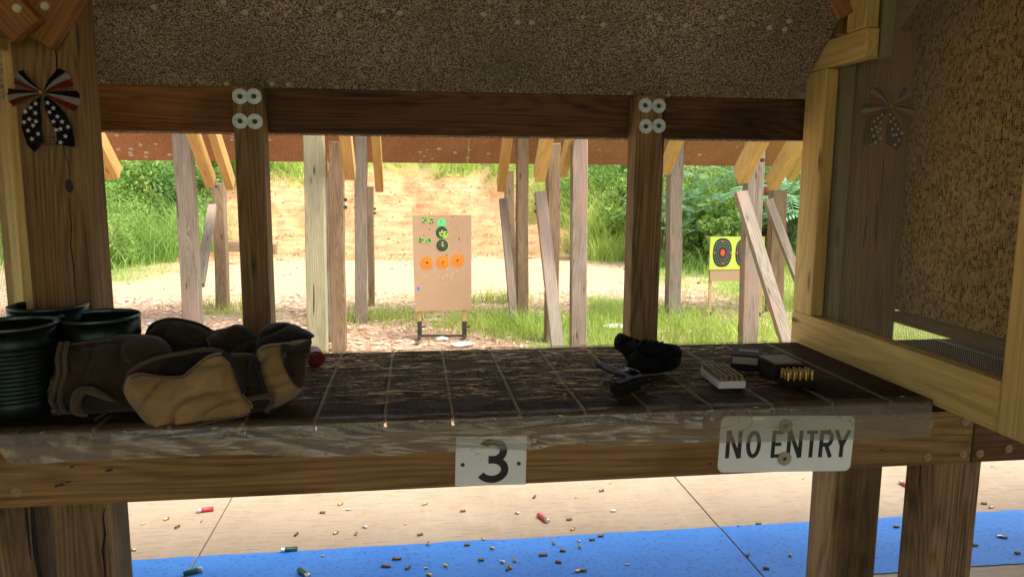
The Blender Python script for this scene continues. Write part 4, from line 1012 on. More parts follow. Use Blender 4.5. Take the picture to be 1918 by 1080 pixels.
# ---------------------------------------------------------------- spent cases on the floor
def case_mesh(r, h, mat, nm):
    V, Fc = lathe([(.0001, 0), (r, 0), (r, .0012), (r*.9, .002), (r*.96, .0035), (r*.96, h), (r*.84, h), (r*.84, h*.3), (.0001, h*.3)], 12)
    for i, v in enumerate(V): V[i] = (v[2]-h/2, v[0], v[1])
    me = me_from(nm, V, Fc, True); me.materials.append(mat); return me
cases = {'b': (case_mesh(.0056, .021, M_brass, 'brass'), 'brass'), 'd': (case_mesh(.0056, .023, M_dullb, 'dark'), 'dark tarnished'), 'n': (case_mesh(.0056, .021, M_nick, 'nickel'), 'silver'), 's': (case_mesh(.0032, .014, M_brass, 'rim'), 'tiny brass'), 'l': (case_mesh(.0056, .036, M_dullb, 'long'), 'long dark')}
data = [ # u, v, angle deg, kind
(268, 980, 20, 's'), (312, 971, 35, 'b'), (332, 986, 60, 'd'), (377, 975, 80, 's'), (250, 1029, 5, 'b'), (83, 1044, 10, 'n'), (66, 1062, 40, 'b'),
(597, 925, 20, 's'), (604, 959, 2, 'd'), (638, 943, 30, 'b'), (555, 1000, 70, 'd'), (629, 997, 35, 'b'), (605, 1041, 0, 's'),
(653, 953, 0, 'n'), (684, 986, -20, 'n'), (667, 999, 80, 'b'), (796, 943, 20, 'b'), (867, 956, 0, 'd'), (787, 1000, 15, 'd'), (759, 980, 0, 's'),
(969, 960, -40, 'n'), (1001, 930, 60, 'd'), (1066, 972, 5, 'd'), (1079, 930, -20, 's'), (1127, 918, 20, 'd'), (1142, 904, 10, 's'), (1149, 956, -10, 'n'), (1073, 990, 40, 'b'),
(802, 1019, 85, 'b'), (875, 1021, 0, 'd'), (905, 1009, -80, 'b'), (922, 1027, -60, 'b'), (743, 1047, 0, 'l'), (723, 1061, -8, 'l'), (764, 1064, 50, 'd'), (798, 1064, 5, 's'), (835, 1060, -60, 'b'), (804, 1077, -30, 'b'),
(901, 1049, 0, 'd'), (942, 1053, -40, 'n'), (964, 1050, 88, 'b'), (951, 1066, 70, 'd'), (957, 1063, 80, 'b'), (1037, 1018, 85, 'b'), (1017, 1040, 0, 'l'), (1054, 1032, -8, 'd'), (1046, 1053, -25, 'd'),
(1084, 1013, -30, 's'), (1086, 1025, 85, 'b'), (1109, 1011, 10, 'd'), (1125, 1004, 5, 'd'), (1082, 1070, 15, 'b'), (1093, 1069, 0, 'd'), (1175, 1057, 0, 's'),
(1505, 895, 20, 's'), (1384, 983, 60, 'n'), (1421, 980, 0, 'd'), (1401, 1040, 45, 'd'), (1480, 1040, 60, 'b'), (1435, 1065, -20, 'd'),
(1679, 987, -10, 'd'), (1826, 1021, 0, 'd'), (1843, 942, -15, 'd'), (1857, 949, 10, 'b'), (1872, 1005, -10, 'n'), (1881, 1007, -8, 'd'), (1906, 1036, -4, 'd'), (1859, 872, 0, 's')]
def blue(v, u): y = P(u, v, z=0).y; return 2.50 < y < 2.945
labs = {}
marks = [(0, 'between left legs'), (245, 'beside left leg'), (560, 'left of centre'), (780, 'below number 3'), (990, 'right of number 3'), (1200, 'left of right post'), (1660, 'between right legs'), (1835, 'at right edge')]
for (u, v, a_, k_) in data:
    m_, nm = cases[k_]; o = obj('spent_case', m_); p = P(u, v, z=.005)
    r = .0035 if k_ == 's' else .0058
    o.location = (p.x, p.y, (.0042 if blue(v, u) else .0)+r); o.rotation_euler = (random.random()*6, 0, rad(a_)); 
    mk = [b_ for a0, b_ in marks if u >= a0][-1]
    turn = 'crosswise' if abs(a_) < 22 else ('end on' if abs(a_) > 65 else ('tilted up' if a_ > 0 else 'tilted down'))
    lb = f"{nm} case {turn} on {'blue stripe' if blue(v, u) else 'concrete'} {mk}"
    tag(o, lb, 'cartridge case', 'spent cases scattered on the floor'); labs.setdefault(lb, []).append((u, v, o))
for lb, L in labs.items():
    if len(L) > 1:
        L.sort(key=lambda q: q[0]); 
        for i, (_, v, o) in enumerate(L): o['label'] = lb+f", {['first', 'second', 'third', 'fourth', 'fifth', 'sixth'][i]} from left"
def shell(u, v, u2, v2, mat, label, w_=.0105):
    p = P(u, v, z=.012); q_ = P(u2, v2, z=.012); ang = math.atan2(q_.y-p.y, q_.x-p.x); L = min(.075, (q_-p).length); c = (p+q_)/2
    root = empty('shotgun_shell', (c.x, c.y, .0045+w_ if blue((v+v2)/2, u) else w_+.0005), label, 'shotgun shell', rot=(0, 0, ang))
    V, Fc = lathe([(w_*.95, -L*.30), (w_*.97, L*.5), (w_*.8, L*.5), (w_*.8, -L*.1), (.0001, -L*.1)], 20); V = [(z, x, y) for x, y, z in V]; obj('hull', me_from('hull', V, Fc, True), mat, root)
    V, Fc = lathe([(.0001, -L*.5), (w_*1.06, -L*.5), (w_*1.06, -L*.47), (w_, -L*.46), (w_, -L*.29), (w_*.9, -L*.28)], 20); V = [(z, x, y) for x, y, z in V]; obj('metal_head', me_from('metal_head', V, Fc, True), M_nick, root)
M_rs = plain('red_shell_plastic', C(.42, .02, .025), .4, var=.15, vs=60); M_gs = plain('green_shell_plastic', C(.006, .06, .035), .4, var=.2, vs=60); M_ps = plain('faded_red_shell_plastic', C(.5, .06, .06), .45)
shell(371, 955, 400, 951, M_rs, 'bright red shotgun shell lying crosswise on the tan concrete at left')
shell(1027, 975, 1008, 962, M_ps, 'red shotgun shell slanting towards the camera near the number 3 plate')
shell(1686, 901, 1707, 912, M_ps, 'red shotgun shell on the concrete between the two right legs')
shell(527, 1029, 557, 1026, M_gs, 'dark green shotgun shell at the edge of the blue stripe')
shell(378, 1066, 344, 1075, M_gs, 'dark green shotgun shell on the blue stripe near the bottom left')
shell(578, 1079, 560, 1067, M_gs, 'green shotgun shell cut by the bottom edge of the photo')

# ---------------------------------------------------------------- outdoor canopy: sloping sheet, rafters, posts
def gz(x, y): return float(ground_h(np.array([x]), np.array([y]))[0])
YC = 8.6; zc = P(860, 306, y=YC).z; SL = math.tan(rad(39))
bx0, bx1 = -5.6, 6.6
def sheet(x0, x1, label):
    V = []
    for yy in (YC, YC-1.25):
        for t_ in (0, .02):
            for x in (x0, x1): V.append((x, yy, zc+(YC-yy)*SL+t_))
    o = obj('canopy_sheet', me_from('canopy_sheet', V, [(0, 4, 5, 1), (2, 3, 7, 6), (0, 1, 3, 2), (4, 6, 7, 5), (0, 2, 6, 4), (1, 5, 7, 3)]), M_band)
    return tag(o, label, 'canopy sheet', 'rust brown sheets of the far canopy')
cs_ = [(bx0, -2.3, 'rust brown canopy sheet over the left outdoor posts, with pale spots'), (-2.296, .62, 'rust brown canopy sheet above the left middle posts'), (.624, 3.1, 'rust brown canopy sheet above the cardboard target and middle posts'), (3.104, bx1, 'rust brown canopy sheet above the yellow target at right')]
csh = [sheet(*c) for c in cs_]
CN2 = Vector((0, SL, 1)).normalized(); CP2 = Vector((0, YC, zc))
disc = me_bm('pale_spot', (lambda bm: (bm_cyl(bm, (0, 0, -.003), (0, 0, 0), .024, .028, 9), bm)[1])(bmesh.new())); disc.materials.append(plain('pale_spatter', C(.42, .36, .30), .8, var=.3))
random.seed(5)
dp = [(219, 254), (244, 286), (246, 279), (246, 291), (263, 272), (274, 286), (262, 268), (292, 270), (222, 280), (274, 294), (318, 290), (435, 256), (434, 262), (502, 257), (504, 262), (787, 285), (800, 281), (795, 293), (810, 297), (822, 279), (852, 286), (880, 281), (876, 296), (788, 301), (915, 288), (1123, 280), (1380, 276), (1310, 290)]
for (u, v) in dp:
    p = PP(u, v, CP2, CN2); o = obj('pale_spot', disc); o.rotation_euler = Vector((0, 0, 1)).rotation_difference(CN2).to_euler(); o.location = p-CN2*.001; s_ = random.uniform(.45, 1.0); o.scale = (s_, s_*.8, 1)
    pr = [c for c, (x0, x1, l) in zip(csh, cs_) if x0-.01 <= p.x <= x1+.01]
    kid(o, pr[0] if pr else csh[0])
# outdoor posts: (u left, u right at v_ref, v_ref, lean du per px, y, v top, v base or None, depth, mat, label)
def opost(u0, u1, vr, y, vtop, mat, label, dep=None, ub=None, zb=None):
    "ub: (u0,u1,v) of the foot so a real lean is kept"
    k_ = 3 if u1-u0 < 27 else (7 if u0 > 900 else 4)
    if u0 > 900: u0 += k_; ub = (ub[0]+k_, ub[1], ub[2])
    elif u0 < 700: u1 -= k_; ub = (ub[0], ub[1]-k_, ub[2])
    z1 = P((u0+u1)/2, vtop, y=y).z if vtop is not None else 2.6
    ca = (P(u0, vr, y=y).x+P(u1, vr, y=y).x)/2; wd = P(u1, vr, y=y).x-P(u0, vr, y=y).x; zr = P((u0+u1)/2, vr, y=y).z
    if ub: cb = (P(ub[0], ub[2], y=y).x+P(ub[1], ub[2], y=y).x)/2; zbb = P(ub[0], ub[2], y=y).z
    else: cb = ca; zbb = zr-1
    k = (ca-cb)/(zr-zbb); dep = dep or wd
    zg_ = gz(cb, y)-.06
    at_ = lambda z: (ca+(z-zr)*k, y+dep/2, z)
    return tag(board('outdoor_post', at_(zg_), at_(z1), wd, dep, mat, n=(0, -1, 0), bev=.006, wob=.012), label, 'post', 'weathered posts of the far canopy')
opost(325, 362, 300, 7.9, None, W_grey, 'tall pinkish grey outdoor post nearest the left shrubs', ub=(341, 376, 580), dep=.16)
opost(399, 424, 420, 9.0, 343, W_out, 'short brown outdoor post with a sawn top, behind the leftmost post', ub=(403, 428, 560), dep=.15)
opost(568, 610, 300, 6.2, None, W_green, 'thick pale green grained outdoor post left of centre', ub=(578, 614, 640), dep=.12)
opost(615, 647, 300, 6.7, 265, W_out, 'brown oval grained post standing beside the pale green one', ub=(621, 650, 640), dep=.12)
opost(664, 690, 300, 8.0, None, W_grey, 'slim greyish outdoor post with a bowed foot left of the cardboard target', ub=(663, 692, 590), dep=.14)
opost(688, 703, 420, 9.1, 349, W_out, 'narrow greenish post with a flat top close behind a slim grey post', ub=(691, 703, 560), dep=.14)
opost(966, 990, 300, 8.0, None, W_out, 'knotty brown outdoor post right of the cardboard target', ub=(966, 990, 590), dep=.14)
opost(946, 965, 420, 9.1, 319, W_out, 'brown post half hidden behind a knotty post right of the target', ub=(950, 968, 560), dep=.14)
opost(1024, 1050, 340, 6.9, 268, W_out, 'brown post behind the slanting strut right of the target', ub=(1020, 1046, 640), dep=.14)
opost(1065, 1101, 300, 6.3, None, W_grey, 'thick tan grey outdoor post in line with the right grass', ub=(1064, 1098, 640), dep=.10)
opost(1250, 1281, 300, 8.0, None, W_grey, 'pale weathered post standing just right of the right bolted post', ub=(1245, 1275, 590), dep=.14)
opost(1394, 1432, 300, 6.2, 262, W_grey, 'grey outdoor post crossed by a long slanting strut at right', ub=(1384, 1420, 630), dep=.10)
opost(1440, 1474, 380, 8.2, 357, W_out, 'brown post with flat top behind the rightmost strut', ub=(1436, 1468, 540), dep=.12)
# rafters of the far canopy
RD = Vector((0, math.cos(rad(41)), -math.sin(rad(41))))
def rafter(u, v, y, label, mat=W_ora, t=.075, w2=.14, L=1.5):
    b = P(u, v, y=y); a_ = b-RD*L
    return tag(board('canopy_rafter', a_, b, w2, t, mat, n=(1, 0, 0), bev=.003), label, 'rafter', 'yellow pine rafters of the far canopy')
YRf = 6.9
rafter(212, 325, YRf, 'yellow rafter with a square cut end beside the big left corner post', t=.12)
rafter(395, 342, 7.4, 'orange rafter left of the pair over the short brown post')
rafter(432, 345, 7.4, 'orange rafter right of the pair over the short brown post', t=.07)
rafter(609, 322, 6.9, 'thin orange rafter edge peeping out behind the pale green post', t=.05)
rafter(656, 326, 6.5, 'left orange rafter of the group above the oval grained post', t=.09)
rafter(711, 350, 7.6, 'lone orange rafter left of the cardboard target', t=.08)
rafter(938, 350, 7.6, 'yellow rafter just right of the cardboard target', t=.08)
rafter(1010, 330, 6.5, 'broad yellow rafter over the slanting middle strut', t=.09, mat=W_yw)
rafter(1054, 322, 6.7, 'narrow yellow rafter beside the thick tan grey post', t=.06, mat=W_yw)
rafter(1245, 318, 7.2, 'yellow rafter sliver behind the right bolted post', t=.08, mat=W_yw)
rafter(1386, 330, 6.0, 'broad yellow rafter left of the pair near the mesh divider', t=.085, mat=W_yw, w2=.16)
rafter(1444, 345, 7.0, 'broad yellow rafter right of the pair near the mesh divider', t=.085, mat=W_yw, w2=.16)
rafter(1478, 330, 7.4, 'yellow rafter partly hidden by the divider frame', t=.08, mat=W_yw)
def strut(u0, v0, y0_, u1, v1, y1_, wd, label, mat=W_grey, th=.06):
    a_ = P(u0, v0, y=y0_); b = P(u1, v1, y=y1_)
    return tag(board('slanting_strut', a_, b, wd, th, mat, n=(0, -1, .2), bev=.004), label, 'strut', 'slanting struts bracing the far canopy posts')
strut(1012, 360, 6.7, 1048, 686, 6.0, .105, 'grey slanting strut crossing in front of the middle brown post')
strut(942, 372, 8.2, 963, 600, 7.9, .085, 'knotty slanting strut leaning against a post right of the target')
strut(1387, 360, 6.1, 1498, 719, 5.4, .105, 'long silver slanting strut running down to the bench corner')
strut(1438, 374, 8.0, 1530, 612, 7.6, .10, 'upper silver slanting strut disappearing behind the divider frame')
strut(398, 385, 9.0, 374, 535, 8.15, .09, 'grey slanting strut between the two left outdoor posts')
strut(613, 320, 7.0, 616, 640, 7.0, .06, 'thin strut behind the pale green post')
for (u, v, y) in ((647, 374, 6.66), (647, 388, 6.66), (702, 391, 9.05), (702, 399, 9.05), (1004, 382, 6.7), (1004, 396, 6.7), (406, 349, 8.95), (1427, 300, 6.15), (1395, 292, 6.15)):
    o = obj('post_bolt', bolt); pr = min((q for q in COL.objects if q.name.startswith('outdoor_post')), key=lambda q: abs(q.matrix_world.translation.x-P(u, v, y=y).x)+abs(q.matrix_world.translation.y-y)*.3)
    o.location = P(u, v, y=y); o.rotation_euler = (rad(90), 0, 0); o.scale = (2.2, 2.2, 8); kid(o, pr); o.matrix_parent_inverse = pr.matrix_world.inverted()
# cross plank in the distance
for (u0, v0, u1, v1, y, lb) in ((428, 461, 452, 461, 14.0, 'short timber baulk lying at the foot of the dirt bank left of a post'), (500, 466, 518, 466, 14.0, 'cut timber end lying on the dirt bank right of the bolted post'), (1046, 488, 1104, 486, 14.2, 'timber baulk lying at the foot of the dirt bank right of centre')):
    a_ = P(u0, v0, y=y); b = P(u1, v1, y=y); tag(board('timber_baulk', a_, b, .19, .19, W_out, n=(0, -1, 0), bev=.01), lb, 'timber')
    
# ---------------------------------------------------------------- targets
def cardboard():
    t = NT('target_cardboard'); v = t.coord(False)
    c = t.mix(t.noise(t.mapv(v, (2, 1, 30)), 2, 4), C(.38, .25, .145), C(.43, .29, .175))
    t.l(c, t.b.inputs['Base Color']); t.b.inputs['Roughness'].default_value = .85; return t.m
M_card = cardboard(); M_lath = wood('pale_lath', C(.6, .42, .2), C(.45, .3, .13), knots=False)
M_fg = plain('fluorescent_green_sticker', C(.20, .62, .10), .5); M_dk = plain('black_sticker', C(.02, .025, .02), .5); M_or = plain('fluorescent_orange_sticker', C(.75, .20, .012), .5, var=.15, vs=30)
M_yg = plain('yellow_green_sheet', C(.50, .64, .08), .5); M_rdot = plain('red_orange_centre', C(.85, .08, .02), .5); M_gt = plain('mint_green_sticker', C(.12, .62, .22), .5)
M_bmark = plain('blue_tape', C(.05, .2, .6), .5); M_hole = plain('bullet_hole', C(.05, .035, .025), .9); M_pale = plain('torn_card_fibre', C(.75, .68, .55), .9); M_mint2 = plain('grey_green_ring', C(.25, .33, .22), .6)
YTG = 7.05
tg = empty('cardboard_target', P(828, 632, y=YTG), 'tall cardboard target with green, black and orange stickers on a black stand', 'target')
a_ = P(772, 403, y=YTG); b = P(883, 403, y=YTG); c = P(883, 580, y=YTG); d = P(777, 583, y=YTG)
bm = bmesh.new(); f = bm.faces.new([bm.verts.new(p) for p in (a_, b, c, d)]); r = bmesh.ops.extrude_face_region(bm, geom=[f])
for v in [g for g in r['geom'] if isinstance(g, bmesh.types.BMVert)]: v.co.y += .006
bmesh.ops.recalc_face_normals(bm, faces=bm.faces); o = obj('card', me_bm('card', bm), M_card); kid(o, tg)
def zt_(x, y): return (740+x/4.155, 380+y/4.155)
def discm(r, t=.0006, n=28, name='sticker'): return [(r*math.cos(2*math.pi*k/n), r*math.sin(2*math.pi*k/n)) for k in range(n)]
def stick(x, y, rpx, mat, off, name='sticker', n=28, rough=0, parent=None, ysq=1):
    u, v = zt_(x, y); p = P(u, v, y=YTG); r = rpx/4.155/1400*7.2
    pts = discm(r, n=n)
    if rough: pts = [(a*(1+random.uniform(-rough, rough)), b*(1+random.uniform(-rough, rough))*ysq) for a, b in pts]
    o = plate(name, pts, .0006, mat); o.location = (p.x, YTG-off, p.z); kid(o, parent or tg); return o
random.seed(21)
def splat(x, y, r, parent, mats, n, off, sz=(3, 6)):
    for k in range(n):
        aa = random.random()*6.28; rr_ = r*math.sqrt(random.random())*.8; stick(x+rr_*math.cos(aa), y+rr_*math.sin(aa), random.uniform(*sz), random.choice(mats), off+k*.00012, 'hit_mark', 7, .3, parent)
for (x, y, r) in ((228, 132, 22), (282, 143, 22), (204, 289, 22), (262, 297, 22)):
    g = stick(x, y, r, M_fg, .0012); stick(x, y, r*.86, M_dk, .0022, 'ring', parent=g); splat(x, y, r, g, [M_fg, M_fg, M_yg], 11, .0032, (3, 5.5))
g = stick(362, 155, 33, M_gt, .0012); splat(362, 155, 30, g, [M_fg, M_dk], 12, .0022, (1.5, 4))
for (x, y, n_) in ((363, 230, 26), (367, 330, 5)):
    g = stick(x, y, 48, M_fg, .0012, n=36); stick(x, y, 45, M_dk, .0022, 'ring', 36, parent=g)
    for i, (ro, mt) in enumerate(((31, M_mint2), (29.6, M_dk), (20, M_mint2), (18.6, M_dk), (9, M_rdot))): stick(x, y, ro, mt, .0032+i*.0008, 'ring', 30, parent=g)
    if n_ > 10: splat(x+14, y+14, 40, g, [M_fg, M_yg], n_, .008, (4, 8))
    else:
        for dx, dy in ((3, -24), (4, -2), (2, -10), (6, 4)): stick(x+dx, y+dy, 6, M_yg, .008, 'hit_mark', 7, .3, g)
M_yo = plain('peeling_yellow_orange', C(.75, .33, .03), .5)
for (x, y, r) in ((246, 467, 50), (372, 461, 50), (486, 447, 51)):
    g = stick(x, y, r, M_or, .0012, n=32); 
    for i, (ro, mt) in enumerate(((34, M_yo), (32.5, M_or), (20, M_yo), (18.5, M_or))): stick(x, y, ro, mt, .0022+.0006*i, 'ring', 30, parent=g)
    splat(x, y, 12, g, [M_hole], 4, .006, (3, 6)); splat(x, y, 46, g, [M_hole], 9, .007, (1.2, 2.4))
for k in range(90): stick(random.gauss(490, 48), random.gauss(250, 85), random.uniform(1.1, 2.6), M_hole, .0007+k*.00001, 'bullet_hole', 6)
for k in range(55): stick(random.gauss(400, 85), random.gauss(560, 40), random.uniform(1.5, 3.2), M_pale, .0007+k*.00001, 'torn_hole', 6)
for x, y, r in ((500, 282, 6), (402, 405, 5), (268, 205, 5), (224, 252, 4), (448, 105, 5)): stick(x, y, r, M_hole, .002, 'bullet_hole', 8)
stick(184, 665, 14, M_bmark, .0012, 'tape', 5, .2)
for (u, ub) in ((785, 786), (868, 870)):
    o = board('lath', P(u, 415, y=YTG+.03), P(ub, 628, y=YTG+.03), .034, .016, M_lath, tg); 
    o = board('stand_socket', P(ub, 601, y=YTG+.03), P(ub, 631, y=YTG+.03), .042, .03, M_bolt, tg)
    o = board('stand_foot', P(ub, 631, y=YTG-.25), P(ub, 629, y=YTG+.35), .03, .02, M_bolt, tg, n=(0, 0, 1))
    o = obj('thumb_screw', me_bm('thumb_screw', tube([P(ub+5, 612, y=YTG), P(ub+10, 611, y=YTG-.02)], .008, 8))); o.data.materials.append(M_bolt); kid(o, tg)
board('stand_bar', P(786, 628, y=YTG+.03), P(870, 628, y=YTG+.03), .02, .02, M_bolt, tg)
# yellow-green double target
YT2 = 8.0
t2 = empty('paper_target', P(1358, 590, y=YT2), 'yellow green sheet with two black oval targets on a lath stand', 'target')
def prect(name, u0, v0, u1, v1, y, th, mat, tilt=0):
    a_ = P(u0, v0, y=y); b = P(u1, v1, y=y); return board(name, ((a_.x+b.x)/2, y+th/2, b.z), ((a_.x+b.x)/2, y+th/2, a_.z), b.x-a_.x, th, mat, t2, bev=0)
prect('card', 1333, 445, 1428, 525, YT2+.006, .006, M_card)
prect('sheet', 1331, 443, 1430, 504, YT2, .0015, M_yg)
for cx_ in (1353, 1395):
    par = None
    for i, (s_, mt) in enumerate(((1, M_dk), (.83, M_mint2), (.80, M_dk), (.64, M_mint2), (.615, M_dk), (.47, M_mint2), (.445, M_dk), (.22, M_rdot))):
        p = P(cx_, 473, y=YT2); k_ = 7.97/1400
        pts = [(abs(math.cos(t_))**.8*math.copysign(1, math.cos(t_))*19.5*s_*k_, abs(math.sin(t_))**.8*math.copysign(1, math.sin(t_))*28.5*s_*k_) for t_ in np.linspace(0, 2*math.pi, 36, endpoint=False)]
        o = plate('oval' if i == 0 else 'ring', pts, .0005, mt); o.location = (p.x, YT2-.001-i*.0012, p.z); kid(o, t2 if i == 0 else par)
        if i == 0: par = o
    for dx, dy in ((0, -21), (0, 20), (-15, 0), (15, 0)):
        p = P(cx_+dx, 473+dy, y=YT2); o = plate('aim_dot', discm(.011, n=8), .0005, M_rdot); o.location = (p.x, YT2-.011, p.z); kid(o, par)
for u in (1329, 1424): board('lath', P(u+3, 445, y=YT2+.03), P(u, 590, y=YT2+.03), .034, .016, M_lath, t2); board('stand_socket', P(u, 584, y=YT2+.03), P(u, 597, y=YT2+.03), .045, .04, M_bolt, t2)
board('stand_bar', P(1329, 600, y=YT2+.03), P(1424, 602, y=YT2+.03), .02, .02, M_bolt, t2)
# white litter on the ground
M_lit = plain('sun_bleached_paper', C(.8, .8, .76), .8)
random.seed(9)
for (u, v, r, lb) in ((828, 630, .07, 'white clay disc fragment lying under the target stand'), (868, 638, .12, 'larger white disc lying right of the target stand'), (811, 594, .07, 'small white scrap behind the target stand'), (1155, 604, .16, 'white disc lying on bare ground in the right grass'), (310, 598, .20, 'pale flat scrap on the mulch beside the leftmost post'), (1216, 586, .10, 'small white scrap near the right bolted post')):
    p = P(u, v, z=.02); z = gz(p.x, p.y)+.015
    bm = bmesh.new(); n = 14; ring = [bm.verts.new((r*random.uniform(.7, 1.1)*math.cos(6.283*k/n), r*.7*random.uniform(.7, 1.1)*math.sin(6.283*k/n), random.uniform(0, .012))) for k in range(n)]
    cc = bm.verts.new((0, 0, .035))
    for k in range(n): bm.faces.new((ring[k], ring[(k+1) % n], cc))
    bmesh.ops.solidify(bm, geom=bm.faces[:], thickness=.006)
    o = tag(obj('ground_scrap', me_bm('ground_scrap', bm), M_lit), lb, 'litter'); o.location = (p.x, p.y, z)

# ---------------------------------------------------------------- vegetation
def rot_rand(n, up=0.3):
    a = rng.random(n)*2*np.pi; t = np.arccos(1-rng.random(n)*(2-up)); b = rng.random(n)*2*np.pi
    nrm = np.stack([np.sin(t)*np.cos(a), np.sin(t)*np.sin(a), np.cos(t)], -1); nrm[:, 2] = np.abs(nrm[:, 2])
    rv_ = rng.normal(size=(n, 3)); d = np.cross(nrm, rv_); d /= np.linalg.norm(d, axis=1)[:, None]; e = np.cross(nrm, d); return d, e, nrm
def leaves(cen, L, Wd, up=.3):
    n = len(cen); d, e, nrm = rot_rand(n, up); s = (L*(.6+.8*rng.random(n)))[:, None]; w_ = s*Wd
    return np.stack([cen-d*s*.5, cen+e*w_*.5+nrm*s*.08, cen+d*s*.5, cen-e*w_*.5+nrm*s*.08], 1)
def bush(x, y, rx, ry, h, nleaf, L, mat, label, Wd=.5, cl=26, group='shrubs growing on the banks', name='shrub', wisp=0, z0=None):
    z0 = gz(x, y)-.05 if z0 is None else z0
    root = empty(name, (x, y, z0), label, 'shrub', group)
    C_ = []; 
    for k in range(cl):
        a = rng.random()*2*np.pi; r = np.sqrt(rng.random())*.85; zc_ = h*(.18+.72*rng.random()*(1-.45*r)); C_.append((rx*r*np.cos(a), ry*r*np.sin(a), zc_, .16+.22*rng.random()))
    C_ = np.array(C_); ci = rng.integers(0, cl, nleaf); dirs = rng.normal(size=(nleaf, 3)); dirs /= np.linalg.norm(dirs, axis=1)[:, None]
    rad_ = (C_[ci, 3]*h*.62)[:, None]*(.45+.6*rng.random(nleaf)[:, None]**.5)
    cen = C_[ci, :3]+dirs*rad_*np.array([rx/h*1.4 if rx < h else 1.2, 1.0, .85]); cen[:, 2] = np.maximum(cen[:, 2], .03)
    Vq = leaves(cen, L, Wd, .6)
    o = obj('foliage', me_quads('foliage', Vq), mat, root)
    # stems
    V = []; Fc = []
    for k in range(9):
        c_ = C_[k % cl]; p0 = np.array([rng.normal()*.06, rng.normal()*.06, 0]); p1 = c_[:3]; mid = (p0+p1)/2+rng.normal(size=3)*.05
        for (q0, q1, r0, r1) in ((p0, mid, .02, .014), (mid, p1, .014, .006)):
            i = len(V)
            for q_, r_ in ((q0, r0), (q1, r1)):
                for m in range(3): V.append((q_[0]+r_*math.cos(m*2.09), q_[1]+r_*math.sin(m*2.09), q_[2]))
            for m in range(3): Fc.append((i+m, i+(m+1) % 3, i+3+(m+1) % 3, i+3+m))
    obj('stem', me_from('stem', V, Fc), M_stem, root)
    return root
def blades(pts, hmin, hmax, wd, lean, mat, name, label=None, cat=None, kind=None, bend=.5, parent=None, seg=3, thin=True):
    n = len(pts); a = rng.random(n)*2*np.pi; h = hmin+(hmax-hmin)*rng.random(n)**1.5; ln = lean*(.3+rng.random(n)); wa = rng.random(n)*np.pi
    d = np.stack([np.cos(a), np.sin(a), np.zeros(n)], -1); s = np.stack([np.cos(wa), np.sin(wa), np.zeros(n)], -1); Q_ = []
    prev = None
    for k in range(seg+1):
        t = k/seg; c_ = pts+d*(ln*h*t**2)[:, None]+np.array([0, 0, 1])*(h*(t-bend*.35*ln*t**2))[:, None]; w_ = wd*(1-t*.92)
        cur = (c_-s*w_/2, c_+s*w_/2)
        if prev is not None: Q_.append(np.stack([prev[0], prev[1], cur[1], cur[0]], 1))
        prev = cur
    V = np.concatenate(Q_, 0) if False else np.stack(Q_, 1).reshape(-1, 4, 3)
    o = obj(name, me_quads(name, V), mat, parent); tag(o, label, cat, None, kind); return o
def grid_pts(x0, x1, y0, y1, n, fn):
    x = rng.uniform(x0, x1, n); y = rng.uniform(y0, y1, n); g = zone(x, y)[0]; keep = rng.random(n) < fn(g, x, y); x, y = x[keep], y[keep]
    return np.stack([x, y, ground_h(x, y)-.005], -1)
# short grass patches near the posts and verges
pg = grid_pts(-4.5, 7, 4.6, 11.5, 110000, lambda g, x, y: g**1.3*np.clip((fbm(x, y, 2.6, 77)-.40)*4, .06, .9))
blades(pg, .02, .12, .008, .9, L_grass, 'grass', kind='stuff', seg=2)
pg = grid_pts(-9, 9, 10.5, 16, 70000, lambda g, x, y: g*np.clip((fbm(x, y, 2.0, 78)-.35)*4, .1, .8))
blades(pg, .04, .12, .012, .7, L_grass, 'grass', kind='stuff', seg=2)
pg = grid_pts(-6, 7, 16, 25, 90000, lambda g, x, y: g*np.clip((fbm(x, y, 1.4, 17)-.36)*5, 0, 1))
blades(pg, .10, .48, .024, .8, L_grass, 'grass', kind='stuff', seg=2)
pg = grid_pts(-4, 6, 15, 20, 9000, lambda g, x, y: (1-g)*.12)
blades(pg, .05, .2, .014, .9, L_dry, 'dry_grass', kind='stuff', seg=2)
# taller tufts at the feet of particular posts
for (u, v, n_, r, lb) in ((700, 592, 700, .35, 'tuft'), (935, 600, 1300, .45, 'tuft'), (985, 612, 900, .4, 't'), (1245, 600, 900, .4, 't'), (420, 572, 260, .25, 't'), (930, 560, 500, .3, 't'), (1290, 625, 1200, .6, 't'), (1350, 640, 1200, .6, 't'), (1440, 620, 1500, .6, 't'), (1490, 560, 1300, .7, 't'), (1180, 585, 600, .4, 't')):
    p = P(u, v, z=0); x = p.x+rng.normal(size=n_)*r; y = p.y+rng.normal(size=n_)*r*.7
    blades(np.stack([x, y, ground_h(x, y)], -1), .05, .26, .009, .7, L_grass, 'grass', kind='stuff')
